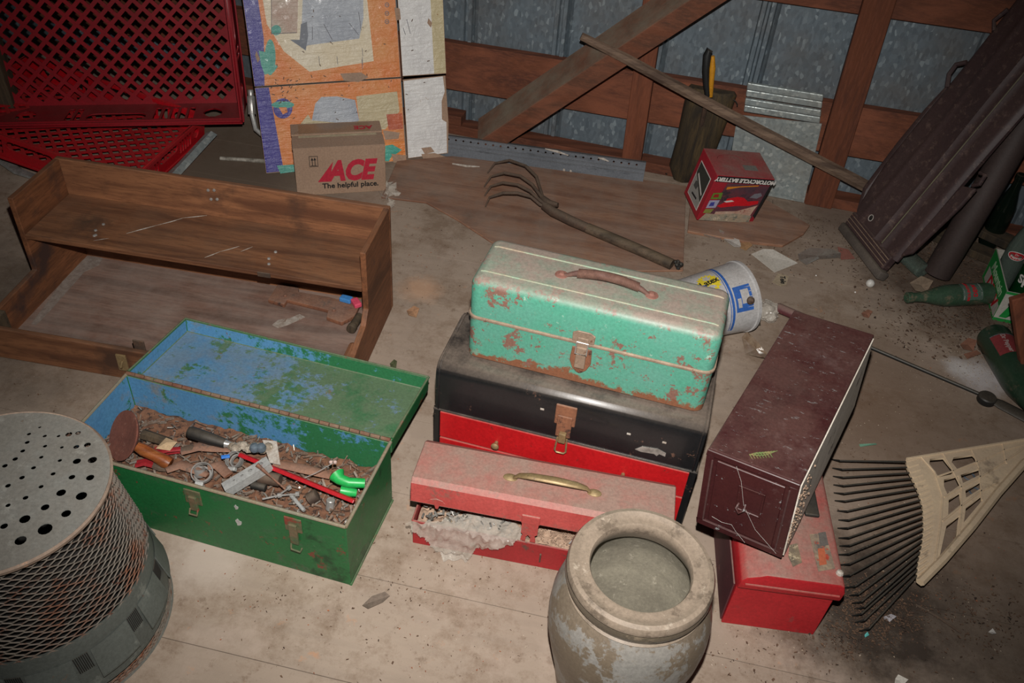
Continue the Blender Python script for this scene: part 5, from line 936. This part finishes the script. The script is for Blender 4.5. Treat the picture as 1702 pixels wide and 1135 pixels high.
bottle(at(*bc(.040, (c-a).length*.80), .004), CGLASS, 'dusty clear upright soda bottle with a red oval label', 1.0, up=-2.0)
def oval(t_, sc_, ct, z, w_, h_, mt, o=.0006):
    m = MB(); n_ = 24; f = lambda x, y: ((.0308*sc_+o)*math.cos(ct+x/(.0308*sc_)), (.0308*sc_+o)*math.sin(ct+x/(.0308*sc_)), z+y); vs = [f(w_*math.cos(2*PI*i/n_), h_*math.sin(2*PI*i/n_)) for i in range(n_)]+[f(0, 0)]; m.add(vs, [(i, (i+1) % n_, n_) for i in range(n_)]); m.build('label', mt, t_, smooth=True)
bo = [o for o in bpy.data.objects if o.name.startswith('soda_bottle')][-1]; oval(bo, 1.0, -2.0, .125, .024, .014, WHT, .0004); oval(bo, 1.0, -2.0, .125, .022, .012, RLABEL, .0009)
ff = lambda q, zz: Vector(((.0308+.0014+q.z)*math.cos(-2.0+q.x/.0308), (.0308+.0014+q.z)*math.sin(-2.0+q.x/.0308), zz+q.y))
text('Dr', .009, WHT, bo, Matrix.Identity(4), wrap=lambda q: ff(q, .130)); text('Pepper', .0105, WHT, bo, Matrix.Identity(4), off=.0003, wrap=lambda q: ff(q, .121))
bottle(at(*G(1640, 408)[:2], .002), glass_mat('dark bottle glass', '1c2a20', .15, .6), 'very dark upright soda bottle behind the clear one', 1.0)
g2 = bottle(at(*bc(.072, .060), .004), glass_mat('deep green bottle glass', '145a2c', .1, .65), 'fat deep green soda bottle in the carton with white lettering', 1.45, up=-2.15, txt=(('Sprite', .034, WHT, .085, .12, .001),))
bottle(lieM(1530, 405, 1500, 372, .95), surf('dusty brown green bottle', '4a4a3c', '5a5648', 20, [('7d7460', 22, .5, .1)], rough=.5, trans=.2, bump=.2), 'dusty bottle with faded red mark lying behind the maroon panel foot', .95, up=-.3, bands=((-.35, .35, .05, .075, flat('faded red', '7d3a36', .7)),))
bottle(lieM(1535, 452, 1505, 425, .8), CGLASS, 'small dirty clear bottle lying beside the maroon panel foot', .8, up=0)
# carton
a, b, c = G(1649, 531), G(1674, 541), G(1633, 459); DC = (c-a).length; CT = frame(a, Vector((.9767, -.2147, 0)), c-a); D_ = DC
tcn = thing('bottle_carton', 'green, white and red cardboard bottle carton at the right edge', 'carton', CT)
GC = surf('white carton print', 'bdb9b0', 'a9a59a', 8, rough=.5); W_, H_ = .125, .10
m = MB(); m.box(0, W_, 0, .003, 0, H_).box(0, W_, D_, D_+.003, 0, H_).box(0, .003, .003, D_, 0, H_).box(W_-.003, W_, .003, D_, 0, H_).box(0, W_, 0, D_, .0, .003); m.build('carton_body', GC, tcn)
fq = lambda pts, z, mat: (lambda m: (setattr(m, 'X', Matrix.Rotation(R(90), 4, 'X')), m.prism(pts, 'z', z, z+.0004), m.build('print', mat, tcn)))(MB())
fq([(0, 0), (W_, 0), (W_, .010), (0, .010)], .0004, GLABEL); fq([(0, .092), (W_, .092), (W_, H_), (0, H_)], .0004, GLABEL)
text('M', .105, GLABEL, tcn, Matrix.Translation((.050, -.0010, .050)) @ Q, off=.004, shear=.3)
EM = frame((-.0004, D_, 0), (0, -1, 0), (0, 0, 1)); m = MB(); m.X = EM; m.prism([(0, 0), (D_, 0), (D_, H_), (0, H_)], 'z', 0, .0004); m.build('print', GLABEL, tcn); m = MB(); m.X = EM; m.prism([(.02, .008), (D_-.004, .008), (D_-.004, .046), (.02, .050)], 'z', .0004, .0008); m.build('print', GC, tcn)
text('Mountain', .040, flat('pale green print', 'a9c4a0', .6), tcn, EM @ Matrix.Translation((D_*.52, .070, .0008)), off=.0010, shear=.2); text('DEW', .052, RLABEL, tcn, EM @ Matrix.Translation((D_*.55, .029, .0012)), off=.0022, shear=.2, sx=1.1)
a = G(1722, 648, .012); b = G(1700, 490, .26); m = MB(); m.X = frame(a, b-a, (1, 0, 0)); m.box(-.01, (b-a).length, -.03, .03, -.011, .011); tag(m.build('wood_offcut', STUDV, bevel=.003), 'red brown wood offcut leaning at the right edge over the big bottle', 'wood') 

# ---------------------------------------------------------------- rod with grip, rake
a, b = G(1290, 510, .022), G(1640, 660, .010); d = b-a; trd = thing('iron_rod', 'long thin iron rod with maroon grip passing under the file box', 'rod', Matrix.Translation(b)); iv = Matrix.Translation(-b)
m = MB(); m.X = iv; m.tube([a+d*.18, a+d*.5, b], .0048, 10); m.build('rod', BLKM, trd, smooth=True)
m = MB(); m.X = iv; m.tube([a, a+d*.01, a+d*.2], [.011, .0135, .0135], 14); m.build('grip', REDDK, trd, smooth=True)
m = MB(); c = G(1718, 700, .012); m.X = iv; m.tube([b-d*.02, b, b+(c-b)*.3, b+(c-b)*1.0], [.005, .008, .018, .020], 10, flat=.35); m.build('blade', BLKM, trd, smooth=True)
m = MB(); c = G(1637, 668, .0); m.X = Matrix.Translation((c.x, c.y, .002)); m.lathe([(.021, 0), (.0225, .003), (.0225, .016), (.020, .019), (.001, .020)], 24, cap1=True); tag(m.build('rubber_disc', BLKP, smooth=True), 'small round black rubber foot beside the iron rod', 'rubber disc')
RZ = .050; rc = G(1600, 820, RZ); trk = thing('leaf_rake', 'beige plastic leaf rake head with thin black wire tines', 'rake', Matrix.Translation((rc.x, rc.y, 0)))
rl = lambda u, v, z=RZ: (lambda p: (p.x-rc.x, p.y-rc.y))(G(u, v, z)); zz = lambda a, b: rl(1380+a/3.242, 710+b/3.242)
outer = [zz(*p) for p in ((405, 180), (420, 170), (600, 140), (760, 120), (930, 85), (1044, 66), (1200, 45), (1330, 20), (1390, 40), (1360, 70), (1200, 120), (1044, 205), (900, 365), (760, 545), (600, 730), (490, 848), (465, 830), (470, 740), (492, 640), (500, 560), (497, 440), (470, 345), (430, 260), (410, 215))]
holes = [[(lambda c_: zz(c_[0]+(p[0]-c_[0])*1.28, c_[1]+(p[1]-c_[1])*1.28))((sum(k_[0] for k_ in h)/len(h), sum(k_[1] for k_ in h)/len(h))) for p in h] for h in (((548, 185), (606, 180), (650, 236), (636, 250), (585, 262), (545, 205)), ((675, 172), (758, 160), (780, 185), (770, 195), (692, 222), (668, 192)), ((618, 292), (680, 274), (690, 312), (632, 352), (618, 320)), ((712, 262), (792, 236), (799, 258), (722, 296)), ((642, 400), (690, 368), (694, 418), (640, 462)), ((735, 345), (803, 303), (804, 332), (738, 374)), ((628, 545), (684, 500), (668, 590), (600, 672)), ((736, 440), (804, 385), (802, 410), (728, 498)))]
plate('rake_head', outer, holes, .006, BEIGEP, trk, Matrix.Translation((0, 0, RZ)))
def rib(pts, r, nm='rib', zc=RZ+.004, fl=1.2):
    m = MB(); m.tube([(*zz(*p), zc) for p in pts], r, 6, flat=fl); m.build(nm, BEIGEP, trk, smooth=False)
rib(((480, 842), (600, 722), (760, 537), (900, 357), (1044, 195), (1200, 105), (1360, 55)), .009, 'edge_rail', RZ+.004, .9); rib(((410, 178), (600, 146), (930, 92), (1330, 26)), .0035, 'edge_rail')
rib(((485, 165), (560, 250), (602, 380), (592, 520), (560, 740)), .0022); rib(((600, 140), (662, 250), (706, 340), (700, 480), (690, 590)), .0022); rib(((760, 130), (800, 230), (812, 400)), .0022); rib(((925, 95), (945, 200)), .0022)
rib(((575, 272), (690, 232), (800, 188), (930, 130), (1040, 100)), .0022); rib(((610, 382), (700, 330), (810, 270), (950, 180), (1040, 120)), .0022); rib(((600, 512), (700, 432), (810, 350), (900, 300)), .0022)
tips = ((50, 185), (62, 232), (65, 275), (68, 320), (70, 362), (75, 403), (88, 457), (95, 505), (90, 548), (95, 600), (100, 642), (95, 688), (100, 742), (102, 803), (130, 862), (148, 905), (165, 945), (180, 975), (165, 1010), (180, 1045), (205, 1090))
edge = [Vector(p) for p in ((408, 188), (425, 240), (460, 320), (485, 380), (497, 450), (500, 560), (490, 640), (475, 720), (465, 800))]; seg = [(edge[i+1]-edge[i]).length for i in range(8)]; tot = sum(seg)
def along(f):
    s_ = f*tot
    for i, l in enumerate(seg):
        if s_ <= l: return edge[i].lerp(edge[i+1], s_/l)
        s_ -= l
    return edge[-1]
for i, tpx in enumerate(tips):
    f = i/(len(tips)-1); s_ = along(f); a = zz(*s_); ins = zz(s_.x+60-20*f, s_.y-18-30*f); bd = rl(1380+tpx[0]/3.242, 710+tpx[1]/3.242, .030); k = Vector(bd)-Vector(a); k.normalize(); tp2 = Vector(rl(1380+(tpx[0]-48)/3.242, 710+(tpx[1]-16+22*f)/3.242, .006))
    m = MB(); m.tube([(*ins, RZ+.001), (*a, RZ+.001), (*bd, .033), (tp2.x, tp2.y, .004)], [.0022, .0022, .0020, .0014], 6); m.build('tine', BLKM, trk, smooth=True)
    m = MB(); a2 = zz(s_.x+52, s_.y-14-24*f); m.tube([(*a, RZ+.003), (*a2, RZ+.003)], .0032, 6, flat=.9); m.build('tine_socket', BEIGEP, trk)
m = MB(); a, b = G(1795, 716, RZ), G(1795, 716, RZ)+Vector((.30, .13, .0)); b.z = .03; m.X = Matrix.Translation((-rc.x, -rc.y, 0)); m.tube([a, b], .012, 10); m.build('handle', HANDLEW, trk, smooth=True)
for u, v in ((1610, 792), (1620, 818)):
    c = G(u, v, .004); m = MB(); m.X = Matrix.Translation(c); m.lathe([(.010, .002), (.013, .004), (.015, .002), (.013, 0), (.010, .002)], 18, cap0=False); tag(m.build('washer', surf('blue grey rubber ring', '4a5560', rough=.6), smooth=True), 'upper small blue grey ring under the rake head' if v < 800 else 'lower small blue grey ring under the rake head', 'ring')

# ---------------------------------------------------------------- stoneware crock
tcr = thing('crock', 'tall stoneware crock with tan rim and peeling grey slip in the foreground', 'crock', at(.233, .854))
m = MB(); m.lathe([(.001, .0), (.098, 0), (.104, .006), (.110, .05), (.122, .11), (.131, .16), (.134, .20), (.132, .235), (.124, .268), (.112, .288), (.108, .296)], 72, cap0=False); m.build('body', CROCK, tcr, smooth=True)
m = MB(); m.lathe([(.1172, .3235), (.1172, .330), (.1140, .3365), (.107, .3388), (.100, .336), (.092, .334), (.086, .3355), (.0820, .3345), (.0800, .330), (.0795, .322), (.082, .312), (.092, .290)], 72, cap0=False); m.build('rim', CROCKR, tcr, smooth=True)
CROCKD = surf('darker brown under the rim', '5d5448', '6f6454', 10, [('8a7b68', 16, .56, .08), ('443d34', 22, .6, .06)], rough=.4, bump=.1, coat=.25)  # darker brown grey for the lower rim
MB().lathe([(.108, .2955), (.113, .299), (.1165, .306), (.1182, .316), (.1178, .3235)], 72, cap0=False).build('rim_band', CROCKD, tcr, smooth=True, label='darker band under the rim')
m = MB(); pi_ = [(.092, .290)]+[(r_+.0022*math.sin(i*2.6), z) for i, (r_, z) in enumerate([(.100, .28), (.108, .262), (.114, .24), (.117, .22), (.118, .20), (.117, .18), (.115, .16), (.111, .13), (.107, .10), (.103, .07), (.097, .035), (.085, .018), (.05, .014), (.001, .014)])]; m.lathe(pi_, 72, cap0=False); m.build('inner_wall', CROCKI, tcr, smooth=True)
MB().lathe([(.1095, .288), (.1145, .2915), (.1095, .2955)], 72, cap0=False).build('neck_ring', CROCKR, tcr, smooth=True)
m = MB(); random.seed(6)
for i in range(90): a, r_ = random.uniform(0, 2*PI), random.uniform(0, .05); m.X = at(.233-.012+r_*math.cos(a), .854+.02+r_*math.sin(a), .018+random.uniform(0, .012), random.uniform(0, 3)) @ Matrix.Rotation(random.uniform(-.6, .6), 4, 'X'); l = random.uniform(.003, .011); m.add([(-l, 0, 0), (0, l*.35, .001), (l, 0, 0), (0, -l*.35, .001)], [(0, 1, 2, 3)])
tag(m.build('leaf_litter', LEAF), 'dead leaf crumbs at the bottom of the crock', 'leaves', kind='stuff')

# ---------------------------------------------------------------- galvanised smudge cone at the left
SX, SY, SH = -.788, .878, .360; tsm = thing('brooder_heater', 'round galvanised heater with perforated cap and rusty mesh sides at the left edge', 'heater', at(SX, SY))
RC = .168; holes = []
for (hu, hv, hr) in ((75, 555, 20), (173, 510, 25), (92, 470, 19), (257, 448, 17), (318, 378, 20), (237, 365, 17), (353, 305, 15), (280, 303, 12), (362, 235, 17), (300, 240, 15), (342, 175, 13), (298, 183, 11), (268, 133, 13), (305, 128, 11), (173, 423, 15), (95, 385, 10), (157, 341, 9), (25, 415, 9), (25, 337, 10), (205, 290, 9), (232, 237, 8), (240, 185, 7), (173, 180, 8), (158, 224, 8), (127, 266, 9), (81, 305, 10), (13, 258, 10), (54, 231, 10), (84, 199, 9), (102, 165, 9), (109, 132, 8), (172, 140, 8), (227, 140, 7), (152, 105, 6), (9, 498, 13), (82, 80, 6)):
    p = G(hu/2.39, 660+hv/2.39, SH+.01); x, y = p.x-SX, p.y-SY
    if math.hypot(x, y) < RC-.012:
        r_ = hr/2.39/1486*1.5; holes.append((x, y, r_))
tot_ = list(holes)
for x, y, r_ in holes:
    if all(math.hypot(-x-a, -y-b) > r_+c+.004 for a, b, c in tot_): tot_.append((-x, -y, r_))
cap = plate('perforated_cap', circ(0, 0, RC, 72), [circ(x, y, r_, 12) for x, y, r_ in tot_], .0012, ZINC, tsm, None)
cap.data.transform(Matrix.Translation((0, 0, SH+.001)))
MB().lathe([(RC-.004, SH-.001), (RC, SH+.003), (RC+.003, SH), (RC+.002, SH-.006), (RC-.001, SH-.006)], 72, cap0=False).build('cap_rim', ZINCE, tsm, smooth=True)
def rad(z): return .156+(.345-z)/.185*.031 if z > .16 else .187+(.16-z)/.16*.011
nr, na = 27, 48; m = MB(); z0, z1 = .160, .352; hstep = (z1-z0)/nr
for k in range(nr+1):
    for s_ in ((0, 1) if 0 < k < nr else (0,)):
        pts = []
        for j in range(2*na+1):
            a = PI*j/na; up_ = (j+k) % 2; z = z0+hstep*k+(hstep*.46 if up_ else -hstep*.46)*(1 if s_ == 0 else 1); r_ = rad(z)+(.0012 if up_ else -.0012); pts.append((r_*math.cos(a), r_*math.sin(a), z))
        if s_ == 0: m.tube(pts, .0015, 4, flat=1.0, caps=False)
m.build('expanded_mesh', MESHM, tsm)
m = MB(); m.lathe([(rad(.163)+.001, .163), (rad(.02)+.002, .026), (rad(.02)+.0005, .026), (rad(.163)-.0005, .163)], 72, cap0=False); m.build('skirt', SKIRT, tsm, smooth=True)
MB().lathe([(.168, .01), (.160, .16), (.138, .335), (.136, .335), (.158, .16), (.166, .01)], 48, cap0=False).build('shade_liner', surf('dark shade liner', '1b1917', '24211e', 10, [('3a2a20', 14, .6, .1)], rough=.9), tsm, smooth=True, label='added dark liner for the shaded inside')  # dark liner added to stand for the shade inside the mesh
for k in range(12):
    a0 = 2*PI*k/12-.2; m = MB(); vs = []
    for i in range(7):
        a = a0+.36*i/6; 
        for z, o in ((.125, .0005), (.062, .011), (.058, .011), (.058, .0085), (.121, -.0005)): r_ = rad(z)+.002+o; vs.append((r_*math.cos(a), r_*math.sin(a), z))
    m.add(vs, [(i*5+j, i*5+(j+1) % 5, (i+1)*5+(j+1) % 5, (i+1)*5+j) for i in range(6) for j in range(5)]+[(4, 3, 2, 1, 0), (30, 31, 32, 33, 34)]); lv = m.build('louver', SKIRT, tsm, smooth=False)
    m = MB()
    for i in range(8):
        a = a0+.375+.13*i/8; r1_, r2_ = rad(.125)+.0025, rad(.085)+.003; m.tube([(r1_*math.cos(a), r1_*math.sin(a), .125), (r2_*math.cos(a+.012), r2_*math.sin(a+.012), .085)], .0013, 4)
    m.build('louver_slots', BLKM, lv, kind='stuff')
m = MB()
for k in range(5):
    pts = []
    for j in range(2*na+1): a = PI*j/na; z = .005+.0045*k+(.0016 if (j+k) % 2 else -.0016); r_ = .1995; pts.append((r_*math.cos(a), r_*math.sin(a), z))
    m.tube(pts, .0011, 4, caps=False)
m.build('base_mesh', MESHM, tsm); MB().lathe([(.201, .0), (.203, .002), (.201, .005), (.198, .004), (.198, 0)], 72, cap0=False).build('base_ring', SKIRT, tsm, smooth=True)

# ---------------------------------------------------------------- small things on the floor
def patch(name, px, z, mat, lb, cat, txt=None, cur=.003):
    P = [G(u, v, z) for u, v in px]; c = sum(P, Vector())/len(P); m = MB(); vs = [tuple(p+Vector((0, 0, cur*((i*7) % 3)))) for i, p in enumerate(P)]+[tuple(c+Vector((0, 0, cur*.5)))]; n = len(P); vs += [(x, y, z_-.0012) for x, y, z_ in vs]
    fs = [(i, (i+1) % n, n) for i in range(n)]+[((i+1) % n+n+1, i+n+1, 2*n+1) for i in range(n)]+[((i+1) % n, i, i+n+1, (i+1) % n+n+1) for i in range(n)]; m.add(vs, fs); return tag(m.build(name, mat), lb, cat)
PAP = surf('dirty white paper', 'cfc9bf', 'bdb6aa', 14, [('857668', 30, .66, .04), ('7d4a38', 18, .74, .02)], rough=.85)
patch('paper_card', [(1249, 422), (1268, 415), (1284, 417), (1326, 437), (1287, 454)], .004, PAP, 'dirty white paper card on the floor right of the paint pail', 'paper')
o = patch('paper_scrap', [(1284, 468), (1294, 454), (1311, 460), (1307, 473), (1298, 476)], .003, surf('tan paper', 'a8977f', '9a8b74', 30, rough=.9), 'small tan paper scrap printed with letters below the white card', 'paper', cur=.001)
a, b = G(1299, 455, .0052), G(1302, 478, .0052)
text('Tele', .022, BLK, o, frame(G(1301, 465, .0056), (b-a), Vector((0, 0, 1)).cross(b-a)), off=.0005)
patch('plastic_sliver', [(1203, 397), (1214, 395), (1228, 401), (1232, 410), (1220, 411), (1208, 404)], .006, surf('white plastic', 'b5b0a8', rough=.5), 'white curved plastic sliver below the red battery carton', 'plastic')
patch('cardboard_bit', [(1232, 402), (1242, 400), (1250, 410), (1240, 416), (1230, 413)], .004, flat('tan board', 'a07c58', .9), 'tan cardboard bit beside the white plastic sliver', 'cardboard')
patch('film_strip', [(1326, 422), (1345, 414), (1380, 418), (1398, 420), (1396, 430), (1360, 434), (1340, 440), (1328, 434)], .006, surf('grey film', '8f887f', '7d756c', 30, rough=.3, bump=.5, trans=.3), 'crinkled grey plastic film strip near the foot of the maroon panel', 'plastic', cur=.005)
patch('cardboard_bit', [(1392, 410), (1410, 416), (1420, 432), (1398, 431)], .006, flat('pink board', '8d5a4e', .9), 'pinkish cardboard bit at the end of the film strip', 'cardboard')
patch('film_strip', [(1166, 385), (1190, 380), (1204, 388), (1198, 398), (1170, 392)], .006, surf('grey film', '8f887f'), 'grey crinkled film below the left corner of the battery carton', 'plastic')
patch('glass_shard', [(1233, 560), (1240, 556), (1256, 580), (1276, 590), (1284, 602), (1262, 605), (1240, 588)], .006, surf('brown clear shard', '7d6450', '9c8a75', 30, rough=.2, trans=.3), 'broken brownish plastic piece on the floor above the file box', 'plastic', cur=.012)
patch('wood_chip', [(676, 516), (688, 511), (697, 518), (692, 527), (679, 526)], .006, surf('wood chip', 'a87f5f', '8f6c50', 30, rough=.9, bump=.4), 'rough tan wood chip on the floor right of the desk', 'wood chip', cur=.006)
patch('brown_leaf', [(602, 1006), (618, 992), (640, 986), (648, 990), (636, 1002), (612, 1014)], .003, surf('grey leaf', '5f5348', '75665a', 30, rough=.9), 'flat grey brown leaf on the floor in front of the green toolbox', 'leaf', cur=.003)
patch('seed_pod', [(648, 604), (655, 600), (660, 606), (658, 614), (650, 613)], .008, flat('moss green pod', '4a4f33', .8), 'small dark green pod on the floor beyond the green toolbox lid', 'pod', cur=.006)
patch('green_strip', [(1428, 738), (1455, 738), (1456, 741), (1430, 742)], .003, flat('pale green plastic', '6f9c84', .6), 'thin pale green plastic strip on the floor above the rake tines', 'plastic')
patch('brick_chip', [(1596, 572), (1608, 564), (1621, 571), (1618, 583), (1600, 582)], .008, surf('clay chip', '8a5f4b', '7a5341', 30, rough=.9), 'upper reddish clay chip on the floor left of the big bottle', 'clay chip', cur=.006)
patch('brick_chip', [(1602, 588), (1622, 584), (1628, 592), (1608, 596)], .006, surf('clay chip', '8a5f4b'), 'lower reddish clay chip on the floor left of the big bottle', 'clay chip', cur=.005)
patch('brick_chip', [(1432, 520), (1442, 516), (1449, 521), (1444, 528), (1434, 527)], .006, surf('clay chip', '8a5f4b'), 'reddish clay chip on the floor beyond the file box', 'clay chip', cur=.004)
patch('stone', [(1512, 470), (1530, 462), (1548, 474), (1540, 486), (1520, 486)], .012, surf('grey brown stone', '7d6a58', '93806c', 30, rough=.9, bump=.4), 'grey brown stone beside the neck of the lying bottle', 'stone', cur=.008)
patch('foam_crumb', [(1645+88, 1046), (1650, 1044), (1655, 1054), (1648, 1056)][1:] + [(1643, 1050)], .004, WHT, 'white foam crumb on the floor at the lower right', 'crumb')
patch('paper_scrap', [(1488, 1128), (1492, 1122), (1508, 1132), (1500, 1140), (1486, 1138)], .004, PAP, 'white paper scrap at the bottom edge right of the crock', 'paper')
patch('turquoise_crumb', [(1437, 1055), (1441, 1051), (1443, 1058), (1438, 1059)], .004, flat('turquoise', '5fb5b0', .6), 'tiny turquoise crumb in the leaf litter under the rake tips', 'crumb')
patch('foil_scrap', [(1466, 1026), (1480, 1022), (1488, 1028), (1478, 1034), (1468, 1030)], .004, surf('white foil', 'a5a0a3', '8a858a', 40, rough=.4), 'small white foil scrap by the lowest rake tine', 'foil', cur=.004)
m = MB(); a, b = G(1522, 1005, .004), G(1598, 1052, .004); m.tube([a, (a+b)/2+Vector((0, .004, 0)), b], .0022, 6); tag(m.build('twig', RUSTD), 'thin dark twig on the floor below the rake head', 'twig')
c = G(1444, 477, .0); o = MB(); o.X = Matrix.Translation((c.x, c.y, .0135)); o.lathe([(.0008, -.012)]+[(.0122*math.cos(a), .0122*math.sin(a)) for a in [R(-80+10*i) for i in range(17)]]+[(.0008, .012)], 18); tag(o.build('small_ball', surf('white plastic ball', 'c9c6c0', 'bbb7b0', 30, rough=.45), smooth=True), 'small white ball on the floor left of the lying green bottle', 'ball')
for i, (u, v, r_) in enumerate(((1421, 487, .003), (1356, 459, .0025), (1392, 609, .003), (1380, 582, .0035), (1408, 605, .003))):
    m = MB(); p = G(u, v, 0); m.X = Matrix.Translation((p.x, p.y, r_)); m.lathe([(.0005, -r_), (r_*.8, -r_*.5), (r_, 0), (r_*.8, r_*.5), (.0005, r_)], 8); tag(m.build('white_pellet', WHT, smooth=True), ['tiny white pellet just left of the small ball', 'tiny white pellet right of the tan paper scrap', 'tiny white pellet right of the file box, lower', 'tiny white pellet touching the iron rod', 'tiny white pellet right of the file box, next to the lower one'][i] , 'pellet')
# litter that nobody could count
def litter(name, n, region, mat, lb, lmin, lmax, seed, dens=None, zmax=.003):
    random.seed(seed); m = MB()
    for i in range(n):
        if dens: u, v = dens()
        else: u, v = random.uniform(region[0], region[2]), random.uniform(region[1], region[3])
        p = G(u, v, 0)
        if p.y > 2.72-.22*p.x: continue
        l = lmin+(lmax-lmin)*random.random()**2.2; wd = l*random.uniform(.25, .7); m.X = at(p.x, p.y, .0012+random.uniform(0, zmax), random.uniform(0, 6.3)) @ Matrix.Rotation(random.uniform(-.35, .35), 4, 'X')
        m.add([(-l, 0, 0), (-l*.3, wd, .0008), (l, wd*.3, 0), (l*.4, -wd, .0012)], [(0, 3, 2, 1)])
    return tag(m.build(name, mat), lb, 'debris', kind='stuff')
def clumps(cl):
    def f():
        c = random.choices(cl, [q[3] for q in cl])[0]; return random.gauss(c[0], c[2]), random.gauss(c[1], c[2]*(c[4] if len(c) > 4 else .6))
    return f
litter('floor_litter', 1500, None, LEAF, 'dark leaf crumbs scattered thinly over the whole floor', .0008, .0036, 41, clumps([(850, 1000, 260, 5), (1300, 480, 160, 4), (700, 420, 90, 2), (1500, 700, 170, 5), (300, 640, 150, 2), (1500, 1050, 150, 6), (680, 950, 90, 3), (480, 990, 60, 1.5), (60, 640, 60, 1), (1000, 1050, 300, 2)]))
litter('leaf_litter', 2600, None, LEAF, 'heap of dead leaf crumbs at the right around the bottles', .002, .007, 42, clumps([(1600, 450, 60, 5), (1560, 530, 55, 4), (1660, 520, 50, 4), (1520, 400, 50, 2), (1440, 430, 40, 1), (1560, 420, 40, 2)]), .012)
litter('leaf_litter', 2400, None, LEAF, 'dead leaf crumbs under the tips of the rake', .001, .0048, 43, clumps([(1430, 995, 30, 6), (1470, 1030, 35, 5), (1410, 1060, 35, 3), (1560, 1010, 50, 1.5), (1640, 1040, 50, 1.5), (1250, 1090, 60, .5)]), .008)
litter('leaf_litter', 900, None, LEAF, 'dead leaf crumbs around the red battery carton and the wall foot', .0015, .005, 46, clumps([(1350, 350, 40, 3), (1380, 400, 50, 3), (1260, 400, 60, 2), (720, 280, 60, 1), (1080, 300, 30, 1)]), .004)
litter('pale_crumbs', 1100, None, surf('pale crumbs', 'b9aa98', 'a08d78', 90, rough=.9, bump=0), 'pale plaster and paper crumbs scattered over the floor', .0008, .0026, 44, clumps([(1625, 618, 32, 9), (1590, 600, 50, 5), (1500, 1000, 120, 3), (1400, 600, 90, 2), (850, 1000, 250, 2), (1400, 700, 100, 2), (1250, 1080, 40, 1)]))
litter('rust_crumbs', 500, None, surf('orange brown crumbs', '9c5c3a', '7d4630', 90, rough=.9, bump=0), 'orange brown crumbs scattered over the floor', .001, .003, 45, clumps([(850, 980, 240, 4), (1420, 560, 130, 2), (700, 420, 60, 2), (1560, 950, 110, 2), (400, 960, 80, 1)]))
